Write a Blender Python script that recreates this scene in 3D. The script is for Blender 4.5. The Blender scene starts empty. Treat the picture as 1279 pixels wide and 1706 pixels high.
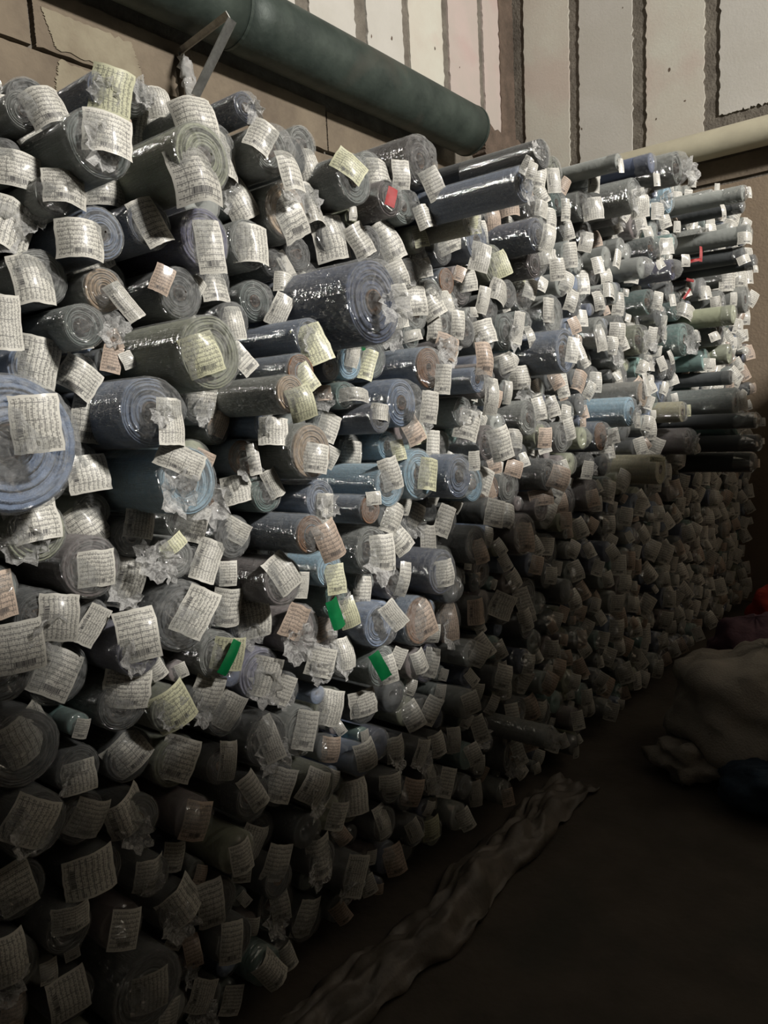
import bpy, bmesh, math, random
from math import sin, cos, pi, radians
from mathutils import Vector, Matrix, noise
random.seed(11)
SC = bpy.context.scene
COL = SC.collection

# ---------------------------------------------------------------- camera
TH, PT, RL = radians(38.9), radians(7.0), radians(2.9)
fw = Vector((-sin(TH)*cos(PT), cos(TH)*cos(PT), -sin(PT)))
r0 = Vector((cos(TH), sin(TH), 0)); u0 = r0.cross(fw)
cu = u0*cos(RL) + r0*sin(RL); cr = r0*cos(RL) - u0*sin(RL)
cam = bpy.data.cameras.new('camera'); cam_ob = bpy.data.objects.new('camera', cam); COL.objects.link(cam_ob)
m = Matrix((cr, cu, -fw)).transposed().to_4x4(); m.translation = Vector((0, 0, 1.37))
cam_ob.matrix_world = m
cam.sensor_fit = 'VERTICAL'; cam.sensor_height = 36.0; cam.lens = 36.0*1250/1706
cam.clip_start = 0.05; cam.clip_end = 60
SC.camera = cam_ob

# ---------------------------------------------------------------- light and exposure
w = bpy.data.worlds.new('world'); SC.world = w; w.use_nodes = True
w.node_tree.nodes['Background'].inputs['Color'].default_value = (1.0, 0.92, 0.84, 1)
w.node_tree.nodes['Background'].inputs['Strength'].default_value = 0.016
def area(name, loc, target, size, power, color):
    l = bpy.data.lights.new(name, 'AREA'); l.shape = 'RECTANGLE'; l.size = size[0]; l.size_y = size[1]; l.energy = power; l.color = color
    o = bpy.data.objects.new(name, l); COL.objects.link(o); o.location = loc
    o.rotation_euler = (Vector(target)-Vector(loc)).to_track_quat('-Z', 'Y').to_euler()
    return o
area('hall_lamp', (5.2, 2.0, 5.2), (-2.0, 2.9, 1.8), (0.60, 0.40), 780, (1.0, 0.955, 0.89))
SC.view_settings.view_transform = 'Standard'; SC.view_settings.look = 'None'
SC.view_settings.exposure = 0.0; SC.view_settings.gamma = 1.0; SC.view_settings.use_curve_mapping = False
SC.cycles.transparent_max_bounces = 16; SC.cycles.max_bounces = 5; SC.cycles.diffuse_bounces = 3; SC.cycles.glossy_bounces = 2
SC.cycles.caustics_reflective = False; SC.cycles.caustics_refractive = False

# ---------------------------------------------------------------- materials
class NT:
    def __init__(s, name):
        s.m = bpy.data.materials.new(name); s.m.use_nodes = True; s.t = s.m.node_tree; s.t.nodes.clear()
        s.out = s.t.nodes.new('ShaderNodeOutputMaterial')
    def n(s, typ, ins=None, **props):
        nd = s.t.nodes.new(typ)
        for k, v in props.items(): setattr(nd, k, v)
        for k, v in (ins or {}).items():
            if isinstance(v, bpy.types.NodeSocket): s.t.links.new(v, nd.inputs[k])
            else: nd.inputs[k].default_value = v
        return nd
    def math(s, op, a, b=0.0, c=0.0): return s.n('ShaderNodeMath', {0: a, 1: b, 2: c}, operation=op).outputs[0]
    def mix(s, f, a, b, bt='MIX'):
        nd = s.t.nodes.new('ShaderNodeMix'); nd.data_type = 'RGBA'; nd.blend_type = bt
        for k, v in ((0, f), (6, a), (7, b)):
            if isinstance(v, bpy.types.NodeSocket): s.t.links.new(v, nd.inputs[k])
            else: nd.inputs[k].default_value = v
        return nd.outputs[2]
    def end(s, sh): s.t.links.new(sh, s.out.inputs[0]); return s.m
def rgb(c): return (c[0], c[1], c[2], 1)
def lin(r, g, b): return tuple(((v/255+.055)/1.055)**2.4 if v > 10 else v/255/12.92 for v in (r, g, b))

def surf(name, c1, c2, scale=8, rough=.8, bump=.3, bscale=60, metal=0, stain=None, dist=.01):
    t = NT(name); tc = t.n('ShaderNodeTexCoord').outputs['Object']
    n1 = t.n('ShaderNodeTexNoise', {'Vector': tc, 'Scale': scale, 'Detail': 6.0, 'Roughness': .6}).outputs[0]
    f = t.n('ShaderNodeMapRange', {'Value': n1, 'From Min': .35, 'From Max': .65}).outputs[0]
    col = t.mix(f, rgb(c1), rgb(c2))
    if stain:
        n3 = t.n('ShaderNodeTexNoise', {'Vector': tc, 'Scale': scale*.4, 'Detail': 5.0, 'Distortion': .6}).outputs[0]
        f3 = t.n('ShaderNodeMapRange', {'Value': n3, 'From Min': .55, 'From Max': .66}).outputs[0]
        col = t.mix(t.math('MULTIPLY', f3, .55), col, rgb(stain))
    n2 = t.n('ShaderNodeTexNoise', {'Vector': tc, 'Scale': bscale, 'Detail': 5.0}).outputs[0]
    bp = t.n('ShaderNodeBump', {'Strength': bump, 'Distance': dist, 'Height': n2}).outputs[0]
    p = t.n('ShaderNodeBsdfPrincipled', {'Base Color': col, 'Roughness': rough, 'Metallic': metal, 'Normal': bp})
    return t.end(p.outputs[0])

def fabric_mat(name, c):
    """woven cloth wound on a roll; the wound end shows its layers as fine rings"""
    t = NT(name); tc = t.n('ShaderNodeTexCoord').outputs['Object']
    rnd = t.n('ShaderNodeObjectInfo').outputs['Random']
    sp = t.n('ShaderNodeSeparateXYZ', {0: tc})
    r = t.math('SQRT', t.math('ADD', t.math('MULTIPLY', sp.outputs[1], sp.outputs[1]), t.math('MULTIPLY', sp.outputs[2], sp.outputs[2])))
    ring = t.math('SINE', t.math('MULTIPLY', r, 95.0))
    nz = t.n('ShaderNodeTexNoise', {'Vector': tc, 'Scale': 5.0, 'Detail': 5.0}).outputs[0]
    v = t.n('ShaderNodeMapRange', {'Value': rnd, 'To Min': .75, 'To Max': 1.3}).outputs[0]
    v = t.math('MULTIPLY', v, t.n('ShaderNodeMapRange', {'Value': nz, 'From Min': .3, 'From Max': .7, 'To Min': .8, 'To Max': 1.2}).outputs[0])
    col = t.n('ShaderNodeHueSaturation', {'Color': rgb(c), 'Value': v, 'Saturation': .72}).outputs[0]
    h = t.math('ADD', t.math('MULTIPLY', ring, .2), t.n('ShaderNodeTexNoise', {'Vector': tc, 'Scale': 40.0, 'Detail': 3.0}).outputs[0])
    bp = t.n('ShaderNodeBump', {'Strength': .5, 'Distance': .004, 'Height': h}).outputs[0]
    p = t.n('ShaderNodeBsdfPrincipled', {'Base Color': col, 'Roughness': .75, 'Normal': bp, 'Sheen Weight': .15})
    return t.end(p.outputs[0])

def plastic_mat(name, haze, hazecol=(.78, .79, .78)):
    """thin clear film: mostly see-through, milky in its folds, with sharp glints"""
    t = NT(name); tc = t.n('ShaderNodeTexCoord').outputs['Object']
    n1 = t.n('ShaderNodeTexNoise', {'Vector': tc, 'Scale': 2.6, 'Detail': 4.0, 'Distortion': 1.6, 'Roughness': .6}).outputs[0]
    crease = t.n('ShaderNodeTexVoronoi', {'Vector': tc, 'Scale': 3.0}, feature='DISTANCE_TO_EDGE').outputs[0]
    h = t.math('ADD', n1, t.math('MULTIPLY', t.math('MINIMUM', crease, .12), 2.5))
    bp = t.n('ShaderNodeBump', {'Strength': 1.0, 'Distance': .14, 'Height': h}).outputs[0]
    gl = t.n('ShaderNodeBsdfGlossy', {'Color': (1, 1, 1, 1), 'Roughness': .11, 'Normal': bp}).outputs[0]
    df = t.n('ShaderNodeBsdfDiffuse', {'Color': rgb(hazecol)}).outputs[0]
    tl = t.n('ShaderNodeBsdfTranslucent', {'Color': rgb(hazecol)}).outputs[0]
    milky = t.n('ShaderNodeMixShader', {0: .3, 1: df, 2: tl}).outputs[0]
    tr = t.n('ShaderNodeBsdfTransparent', {'Color': (.97, .975, .97, 1)}).outputs[0]
    nf = t.n('ShaderNodeMapRange', {'Value': n1, 'From Min': .38, 'From Max': .68, 'To Min': haze*.45, 'To Max': haze*1.8}).outputs[0]
    base = t.n('ShaderNodeMixShader', {0: nf, 1: tr, 2: milky}).outputs[0]
    fr = t.n('ShaderNodeFresnel', {'IOR': 1.5, 'Normal': bp}).outputs[0]
    return t.end(t.n('ShaderNodeMixShader', {0: t.math('MINIMUM', t.math('MULTIPLY', fr, 1.2), .26), 1: base, 2: gl}).outputs[0])

def tag_mat(name, paper):
    """printed delivery slip: ruled rows, columns, rows of small print and a bar code"""
    t = NT(name)
    uv = t.n('ShaderNodeTexCoord').outputs['UV']; sp = t.n('ShaderNodeSeparateXYZ', {0: uv}); u, v = sp.outputs[0], sp.outputs[1]
    rnd = t.n('ShaderNodeObjectInfo').outputs['Random']
    M = t.math
    def line(x, n, wd): # ruled lines
        return M('LESS_THAN', M('FRACT', M('MULTIPLY', x, n)), wd)
    rows = line(v, 9.0, .12)
    cols = M('MULTIPLY', line(M('ADD', u, .05), 3.3, .05), M('LESS_THAN', v, .72))
    cmb = t.n('ShaderNodeCombineXYZ', {0: M('MULTIPLY', u, 34.0), 1: M('FLOOR', M('MULTIPLY', v, 18.0)), 2: M('MULTIPLY', rnd, 40.0)}).outputs[0]
    tx = t.n('ShaderNodeTexNoise', {'Vector': cmb, 'Scale': 1.3, 'Detail': 2.0}).outputs[0]
    band = M('GREATER_THAN', M('FRACT', M('MULTIPLY', v, 18.0)), .42)
    text = M('MULTIPLY', M('MULTIPLY', M('GREATER_THAN', tx, .50), band), .55)
    inb = M('MULTIPLY', M('MULTIPLY', M('GREATER_THAN', u, .30), M('LESS_THAN', u, .74)), M('MULTIPLY', M('GREATER_THAN', v, .13), M('LESS_THAN', v, .235)))
    bars = t.n('ShaderNodeTexNoise', {'Vector': t.n('ShaderNodeCombineXYZ', {0: M('MULTIPLY', u, 90.0), 1: rnd, 2: 0.0}).outputs[0], 'Scale': 1.0}).outputs[0]
    bar = M('MULTIPLY', inb, M('MULTIPLY_ADD', M('GREATER_THAN', bars, .46), .7, .25))
    edge = M('MULTIPLY', M('MULTIPLY', M('GREATER_THAN', u, .05), M('LESS_THAN', u, .95)), M('MULTIPLY', M('GREATER_THAN', v, .04), M('LESS_THAN', v, .96)))
    ink = M('MAXIMUM', M('MAXIMUM', M('MULTIPLY', rows, .85), M('MULTIPLY', cols, .7)), text)
    ink = M('MULTIPLY', M('MULTIPLY', ink, M('SUBTRACT', 1.0, inb)), edge)
    ink = M('MINIMUM', M('MAXIMUM', ink, bar), .9)
    pv = t.n('ShaderNodeHueSaturation', {'Color': rgb(paper), 'Value': t.n('ShaderNodeMapRange', {'Value': rnd, 'To Min': .82, 'To Max': 1.08}).outputs[0]}).outputs[0]
    col = t.mix(ink, pv, (.04, .04, .045, 1))
    p = t.n('ShaderNodeBsdfPrincipled', {'Base Color': col, 'Roughness': .55, 'Coat Weight': .35, 'Coat Roughness': .2})
    return t.end(p.outputs[0])

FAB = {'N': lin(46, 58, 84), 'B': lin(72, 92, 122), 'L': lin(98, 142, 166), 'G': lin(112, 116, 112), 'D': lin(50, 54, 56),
       'E': lin(86, 96, 94), 'O': lin(104, 108, 84), 'P': lin(62, 62, 96), 'W': lin(76, 92, 112), 'W0': lin(96, 100, 92),
       'T': lin(188, 178, 132), 'T0': lin(108, 108, 102), 'K': lin(74, 108, 104), 'M': lin(88, 76, 76), 'M0': lin(56, 48, 50), 'V': lin(104, 104, 132)}
COLNAME = {'N': 'navy', 'B': 'slate blue', 'L': 'light blue', 'G': 'pale grey', 'D': 'dark grey', 'E': 'greenish grey', 'O': 'olive', 'P': 'purplish navy',
           'W': 'blue grey', 'W0': 'olive grey', 'T': 'cream', 'T0': 'grey', 'K': 'teal', 'M': 'mauve brown', 'M0': 'blackish brown', 'V': 'lilac grey'}
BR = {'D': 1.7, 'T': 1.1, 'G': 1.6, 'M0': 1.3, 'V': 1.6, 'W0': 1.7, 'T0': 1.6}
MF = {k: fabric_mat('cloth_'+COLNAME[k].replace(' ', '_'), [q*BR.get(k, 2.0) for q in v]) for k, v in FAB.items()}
M_TAN = fabric_mat('cloth_tan', lin(186, 152, 110))
M_CORE = surf('brown_cardboard', lin(150, 112, 84), lin(120, 86, 64), 30, .85, .3, 90)
M_CORE_D = surf('dull_cardboard', lin(110, 84, 68), lin(82, 62, 52), 30, .85, .3, 90)
M_FILM = plastic_mat('clear_film', .18)
M_FILM_T = plastic_mat('milky_film', .5, (.84, .84, .83))
M_TAG = {'-': tag_mat('printed_slip_white', lin(204, 202, 193)), 'y': tag_mat('printed_slip_yellowish', lin(202, 202, 172)), 'm': tag_mat('printed_slip_buff', lin(186, 168, 152))}
M_TAPE = {'g': surf('green_tape', lin(10, 112, 62), lin(8, 92, 50), 20, .35, .1, 50), 'r': surf('red_tape', lin(160, 14, 16), lin(135, 10, 12), 20, .6, .1, 50)}
M_CONC = surf('rough_concrete', lin(132, 120, 103), lin(108, 97, 84), 4, .95, .5, 45, stain=lin(90, 80, 70))
M_PATCH = surf('cement_patch', lin(150, 142, 122), lin(132, 122, 104), 6, .95, .4, 45)
M_MORTAR = surf('grey_mortar', lin(126, 120, 110), lin(98, 92, 84), 9, .95, .8, 60)
M_MORTAR_B = surf('brown_mortar', lin(112, 96, 84), lin(88, 76, 66), 9, .95, .8, 60)
M_DARKGAP = surf('shaded_concrete', lin(84, 78, 70), lin(66, 60, 54), 9, .95, .5, 50)
M_WHITE = surf('white_wall_board', lin(200, 197, 190), lin(192, 189, 181), 3, .8, .15, 80, stain=lin(186, 182, 172))
M_PINK = surf('pinkish_wall_board', lin(196, 180, 174), lin(186, 176, 168), 3, .8, .15, 80, stain=lin(188, 160, 156))
M_CREAM = surf('cream_wall_board', lin(206, 204, 192), lin(200, 194, 182), 3, .8, .15, 80, stain=lin(196, 178, 168))
M_PLASTER = surf('tan_plaster', lin(150, 134, 114), lin(140, 124, 106), 3, .95, .3, 60)
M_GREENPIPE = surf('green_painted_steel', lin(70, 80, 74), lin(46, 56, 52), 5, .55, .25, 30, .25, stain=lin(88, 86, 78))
M_PALEPIPE = surf('cream_painted_steel', lin(206, 200, 176), lin(192, 186, 164), 5, .45, .1, 30)
M_STEEL = surf('galvanised_steel', lin(170, 170, 166), lin(140, 140, 136), 25, .45, .2, 50, .6)
M_FLOOR = surf('dusty_concrete_floor', lin(92, 84, 76), lin(76, 70, 63), 5, .9, .3, 40, stain=lin(70, 70, 64))
M_SACK = surf('woven_white_sack', lin(176, 168, 156), lin(150, 144, 134), 8, .7, .5, 140)
M_REDCL = surf('red_orange_cloth', lin(196, 66, 44), lin(170, 48, 40), 8, .8, .4, 60)
M_PURCL = surf('dull_purple_cloth', lin(110, 80, 92), lin(90, 66, 80), 8, .8, .4, 60)
M_NAVYCL = surf('dark_blue_cloth', lin(40, 60, 78), lin(30, 44, 60), 8, .8, .4, 60)
M_CEIL = surf('grey_ceiling', lin(120, 116, 110), lin(104, 100, 96), 3, .9, .2, 40)

# ---------------------------------------------------------------- object helpers
def mesh(name, verts, faces, mats, smooth=True, uvs=None, mi=None):
    me = bpy.data.meshes.new(name); me.from_pydata(verts, [], faces)
    for x in mats: me.materials.append(x)
    if smooth: me.polygons.foreach_set('use_smooth', [True]*len(me.polygons))
    if mi: me.polygons.foreach_set('material_index', mi)
    if uvs:
        ul = me.uv_layers.new(name='UVMap')
        vi = [0]*len(me.loops); me.loops.foreach_get('vertex_index', vi)
        ul.data.foreach_set('uv', [c for i in vi for c in uvs[i]])
    me.update(); return me
def link(name, data, parent=None, loc=(0, 0, 0), rot=(0, 0, 0), scale=(1, 1, 1), mat=None):
    o = bpy.data.objects.new(name, data); COL.objects.link(o)
    o.location = loc; o.rotation_euler = rot; o.scale = scale
    if parent: o.parent = parent
    if mat is not None and data is not None:
        o.material_slots[0].link = 'OBJECT'; o.material_slots[0].material = mat
    return o
def tag(o, label=None, cat=None, group=None, kind=None):
    for k, v in (('label', label), ('category', cat), ('group', group), ('kind', kind)):
        if v: o[k] = v
    return o
def nz(p, s=1.0): return noise.noise(Vector(p)*s)
def box(x0, x1, y0, y1, z0, z1):
    v = [(x, y, z) for x in (x0, x1) for y in (y0, y1) for z in (z0, z1)]
    return v, [(0, 1, 3, 2), (4, 6, 7, 5), (0, 4, 5, 1), (2, 3, 7, 6), (0, 2, 6, 4), (1, 5, 7, 3)]
def ragged_slab(a0, a1, z0, z1, depth, rag, seed, n=26, zrag=None, place=None, tilt=0.0):
    """upright slab, outline a (along the wall) x z with ragged edges, `depth` thick; place(a, z, d) gives the world point"""
    pts = []
    zr = rag if zrag is None else zrag
    def j(k, s, r): return (nz((k*.9, seed*3.1+s, 0), 1)+.5*nz((k*2.7, seed*1.3+s, 4), 1))*r
    for i in range(n): t = i/n; pts.append((a0+(a1-a0)*t, z0+j(i, 1, zr)))
    for i in range(n*2): t = i/(n*2); pts.append((a1+tilt*t+j(i, 7, rag), z0+(z1-z0)*t))
    for i in range(n): t = 1-i/n; pts.append((a0+tilt+(a1-a0)*t, z1+j(i, 13, zr)))
    for i in range(n*2): t = 1-i/(n*2); pts.append((a0+tilt*t+j(i, 19, rag), z0+(z1-z0)*t))
    k = len(pts)
    ve = [place(a, z, 0) for a, z in pts]+[place(a, z, depth) for a, z in pts]
    ca, cz = (a0+a1)/2, (z0+z1)/2
    fa = [(i, (i+1) % k, k+(i+1) % k, k+i) for i in range(k)]
    fa.append(tuple(range(k, 2*k)))
    return ve, fa
# ---------------------------------------------------------------- structure
XW, YB = -2.95, 5.5
fl = link('floor', mesh('floor', [(-3.3, -3, 0), (11, -3, 0), (11, 6, 0), (-3.3, 6, 0), (-3.3, -3, -.1), (11, -3, -.1), (11, 6, -.1), (-3.3, 6, -.1)],
     [(0, 1, 2, 3), (4, 7, 6, 5), (0, 4, 5, 1), (1, 5, 6, 2), (2, 6, 7, 3), (3, 7, 4, 0)], [M_FLOOR], False)); tag(fl, kind='structure')
v, f = box(-3.3, 11, -3, 6, 5.5, 5.6); tag(link('ceiling', mesh('ceiling', v, f, [M_CEIL], False)), kind='structure')
# side wall: shaded backing with concrete slabs below the duct and boards above it
v, f = box(-3.3, XW-.02, -3, 6, 0, 5.5); wl = link('wall_left', mesh('wall_left', v, f, [M_MORTAR], False)); tag(wl, kind='structure')
v, f = box(-3.3, 11, YB+.02, 6, 0, 5.5); wb = link('wall_back', mesh('wall_back', v, f, [M_MORTAR], False)); tag(wb, kind='structure')
PL = lambda a, z, d: (XW-.02+d, a, z)
PB = lambda a, z, d: (a, YB+.02-d, z)
k = 0
for (a0, a1, z0, z1, d) in [(-3, 1.42, 0, 2.865, .02), (1.435, 3.02, 0, 2.865, .022), (3.03, 5.45, 0, 2.86, .018),
                            (-3, 1.62, 2.877, 3.12, .03), (1.64, 3.3, 2.877, 3.11, .034), (3.315, 5.45, 2.88, 3.09, .03)]:
    k += 1
    v, f = ragged_slab(a0, a1, z0, z1, d, .003, k, 60, zrag=.005 if z0 > 1 else .003, place=PL)
    link('concrete_slab', mesh('concrete_slab', v, f, [M_CONC], False), wl)
v, f = ragged_slab(1.72, 2.12, 2.89, 3.03, .039, .012, 31, 20, place=PL, tilt=-.05); tag(link('cement_patch', mesh('cement_patch', v, f, [M_PATCH], False), wl), 'paler cement patch')
v, f = ragged_slab(1.70, 1.98, 2.72, 2.855, .027, .012, 35, 20, place=PL, tilt=.03); tag(link('cement_patch', mesh('cement_patch', v, f, [M_PATCH], False), wl), 'paler cement patch')
# boards above the duct on the side wall
edges = [(-3, -.2), (-.12, .4), (.48, .98), (1.06, 1.56), (1.64, 2.1), (2.18, 2.64), (2.73, 3.13), (3.24, 3.63), (3.74, 4.10), (4.17, 4.55), (4.63, 5.02), (5.09, 5.33)]
for i, (a0, a1) in enumerate(edges):
    v, f = ragged_slab(a0, a1, 3.30, 5.5, .014, .012, 40+i, 46, place=PL, tilt=-.02)
    link('wall_board', mesh('wall_board', v, f, [M_WHITE if i < 9 else M_CREAM if i == 9 else M_PINK], False), wl)
v, f = ragged_slab(5.31, 5.52, 3.25, 5.5, .022, .02, 71, 40, place=PL); tag(link('mortar_strip', mesh('mortar_strip', v, f, [M_MORTAR_B], False), wl), 'brown mortar band in the room corner')
v, f = ragged_slab(4.9, 5.5, 3.05, 3.42, .11, .03, 73, 16, place=PL); link('mortar_fill', mesh('mortar_fill', v, f, [M_MORTAR_B], False), wl)
# boards and plaster on the back wall
for i, (a0, a1, zb) in enumerate([(-2.86, -2.50, 3.0), (-2.42, -2.03, 3.02), (-1.93, -1.55, 3.15), (-1.45, -1.03, 3.24), (-.93, -.5, 3.19), (-.4, .05, 3.19), (.15, 1.6, 3.19), (1.7, 3.4, 3.19), (3.5, 6, 3.19)]):
    v, f = ragged_slab(a0, a1, zb, 5.5, .014, .014, 90+i, 46, zrag=.015, place=PB, tilt=.02)
    link('wall_board', mesh('wall_board', v, f, [M_CREAM if i % 2 == 0 else M_WHITE], False), wb)
v, f = ragged_slab(-2.95, 6, 0, 2.80, .014, .004, 111, 80, place=PB); link('plaster_panel', mesh('plaster_panel', v, f, [M_PLASTER], False), wb)
v, f = ragged_slab(-2.95, 6, 2.825, 2.96, .02, .006, 113, 80, place=PB); link('concrete_band', mesh('concrete_band', v, f, [M_CONC], False), wb)
rnd = random.Random(4)
chips_v, chips_f = [], []
for _ in range(26):   # small chips knocked out along the board edges
    if rnd.random() < .5: a, z, P = rnd.uniform(2.7, 5.3), rnd.uniform(3.4, 4.6), PL
    else: a, z, P = rnd.uniform(-2.7, -1.0), rnd.uniform(3.2, 4.6), PB
    r = rnd.uniform(.004, .011); b = len(chips_v); n = 7
    for q in range(n): t = q*2*pi/n; rr = r*rnd.uniform(.4, 1.2); chips_v.append(P(a+rr*cos(t), z+rr*1.4*sin(t), .0155))
    chips_f.append(tuple(range(b, b+n)))
tag(link('mortar_specks', mesh('mortar_specks', chips_v, chips_f, [M_MORTAR_B], False), wl), kind='stuff')

def tube(p0, p1, r, n=32, wob=0, seg=1, cap=True):
    p0, p1 = Vector(p0), Vector(p1); ax = (p1-p0).normalized(); s = ax.orthogonal().normalized(); t = ax.cross(s)
    v, f = [], []
    for k in range(seg+1):
        c = p0.lerp(p1, k/seg)
        for i in range(n):
            a = i*2*pi/n; q = s*cos(a)+t*sin(a); rr = r*(1+wob*nz(c*2+q*1.5)); v.append(tuple(c+q*rr))
    for k in range(seg):
        for i in range(n): f.append((k*n+i, k*n+(i+1) % n, (k+1)*n+(i+1) % n, (k+1)*n+i))
    if cap: f.append(tuple(range(n-1, -1, -1))); f.append(tuple(range(seg*n, seg*n+n)))
    return v, f
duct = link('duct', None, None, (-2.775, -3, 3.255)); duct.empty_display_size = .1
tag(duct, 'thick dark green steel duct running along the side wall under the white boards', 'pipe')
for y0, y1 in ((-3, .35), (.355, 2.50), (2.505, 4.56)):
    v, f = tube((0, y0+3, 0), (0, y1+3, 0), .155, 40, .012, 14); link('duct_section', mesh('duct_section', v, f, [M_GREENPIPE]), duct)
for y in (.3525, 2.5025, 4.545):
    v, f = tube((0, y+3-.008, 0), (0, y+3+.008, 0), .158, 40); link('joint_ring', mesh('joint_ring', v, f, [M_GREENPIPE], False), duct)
v, f = tube((-2.68, 5.385, 3.035), (5.6, 5.385, 3.035), .088, 32, .004, 20)
tag(link('cream_pipe', mesh('cream_pipe', v, f, [M_PALEPIPE])), 'cream painted pipe along the back wall below the white boards', 'pipe')

# angle iron bracket
def lbar(p0, p1, a, b, wdt, th):
    """L-section bar from p0 to p1, flanges along a and b"""
    p0, p1, a, b = map(Vector, (p0, p1, a, b)); ax = (p1-p0).normalized(); a = (a-ax*a.dot(ax)).normalized(); b = ax.cross(a)
    prof = [(0, 0), (wdt, 0), (wdt, th), (th, th), (th, wdt), (0, wdt)]
    v = [tuple(c+a*x+b*y) for c in (p0, p1) for x, y in prof]
    return v, [tuple(range(5, -1, -1)), tuple(range(6, 12))]+[(i, (i+1) % 6, 6+(i+1) % 6, 6+i) for i in range(6)]
base = Vector((-2.92, 2.29, 2.90))
br = link('angle_iron_bracket', None, None, base); br.empty_display_size = .1
tag(br, 'welded angle iron bracket wrapped in film under the green duct', 'bracket')
A, B, Cc, Dd = Vector((-2.72, 2.213, 2.80)), Vector((-2.50, 2.256, 3.045)), Vector((-2.90, 2.323, 3.060)), Vector((-2.88, 2.334, 2.87))
for nm, p0, p1 in (('diagonal_bar', A, B), ('top_bar', B, Cc), ('short_bar', Cc, Dd)):
    v, f = lbar(p0-base, p1-base, (0, -.6, -.5), (1, 0, 0), .03, .004); link(nm, mesh(nm, v, f, [M_STEEL], False), br)
def sheet(fn, nu, nv): 
    v = [tuple(fn(i/nu, j/nv)) for j in range(nv+1) for i in range(nu+1)]
    return v, [(j*(nu+1)+i, j*(nu+1)+i+1, (j+1)*(nu+1)+i+1, (j+1)*(nu+1)+i) for j in range(nv) for i in range(nu)]
def wrapf(s, t):
    c = Dd.lerp(Cc, t*.85+.02)-base; a = s*2*pi; r = .038*(1+.8*nz((s*4, t*6, 1)))
    return c+Vector((r*cos(a)*.6, r*sin(a), .02*nz((s*7, t*9, 3))))
v, f = sheet(wrapf, 14, 12); link('film_wrap', mesh('film_wrap', v, f, [M_FILM_T]), br)

# ---------------------------------------------------------------- fabric rolls: shared meshes
ROLL_LEN = 1.5
def lathe(profile, n, jit=0, seed=0):
    """profile: (x, r) pairs; turns about X"""
    v, f = [], []
    for k, (x, r) in enumerate(profile):
        for i in range(n):
            a = i*2*pi/n; q = 1+jit*nz((cos(a)*1.2, sin(a)*1.2, seed+x*.8)); v.append((x, r*q*cos(a), r*q*sin(a)))
    for k in range(len(profile)-1):
        for i in range(n): f.append((k*n+i, k*n+(i+1) % n, (k+1)*n+(i+1) % n, (k+1)*n+i))
    return v, f
def cloth_mesh(kind, n=30):
    # unit radius in y,z; metres in x
    prof = [(-ROLL_LEN, 0.03), (-ROLL_LEN, 1), (-.5, 1), (-.2, .995), (-.004, .985)]
    rr, s = .97, random.Random(kind)
    x = 0
    while rr > .36:
        st = s.uniform(.05, .12); prof += [(x, rr), (x, rr-st*.85), (x-.002, rr-st*.93)]
        rr -= st; x = s.uniform(-.003, .0015) + (-.016*(1-rr) if kind == 1 else .014*(1-rr) if kind == 2 else 0)
    prof += [(x, .34), (x-.004, .31), (-.06, .30), (-.06, .02)]
    v, f = lathe(prof, n, .045, kind*7)
    return mesh('fabric', v, f, [MF['G']])
CLOTH = [cloth_mesh(k) for k in range(4)]
def core_mesh(ro, x=.002):
    v, f = lathe([(-.05, ro), (x, ro), (x, ro-.05), (-.07, ro-.055), (-.07, .01)], 24, .03, 5); return mesh('cardboard_core', v, f, [M_CORE])
CORE = core_mesh(.295)
def face_mesh():
    prof = [(-.02, .93), (.006, .93)]
    for k in range(7): r = .9-k*.1; prof += [(.006+.0008*(k % 2), r), (.0065+.0008*(k % 2), r-.085), (.005, r-.092)]
    prof += [(.002, .2), (-.03, .19), (-.03, .01)]
    v, f = lathe(prof, 26, .03, 9); return mesh('kraft_end', v, f, [M_CORE])
KRAFT = face_mesh()
def wrap_mesh(kind, n=40):
    """unit radius film sleeve, back to x=-17, closed by a bulging crumpled cap whose tip is at x=1"""
    s = kind*3.7; v, f = [], []
    prof = [(-17, 1.0), (-11, 1.0), (-7, 1.0), (-4.5, 1.0), (-3, 1.0), (-2, 1.0), (-1.3, 1.0), (-.8, 1.0), (-.4, 1.0), (-.12, 1.0), (.12, .985), (.3, .93), (.48, .85), (.62, .74), (.72, .62), (.82, .48), (.9, .33), (.96, .18), (1.0, .04)]
    for k, (x, r) in enumerate(prof):
        for i in range(n):
            a = i*2*pi/n; c, d = cos(a), sin(a)
            fold = .05*nz((c*3, d*3, s+x*.6))+.03*nz((c*7, d*7, s+x*2.2))
            cap = max(0, x+.1)
            fold += cap*(.16*nz((c*2.2, d*2.2, s*2+x))+.10*abs(nz((c*6, d*6, s+5))))
            fold = fold if cap > 0 else abs(fold)*.6-.01
            q = r*(1+fold)
            if cap > 0: q = r*(1-abs(fold)*.9)
            v.append((x+cap*.22*nz((c*r*3, d*r*3, s+9)), q*c, q*d))
    for k in range(len(prof)-1):
        for i in range(n): f.append((k*n+i, k*n+(i+1) % n, (k+1)*n+(i+1) % n, (k+1)*n+i))
    return mesh('plastic_wrap', v, f, [M_FILM], smooth=kind % 3 != 0)
WRAP = [wrap_mesh(k) for k in range(9)]
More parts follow.
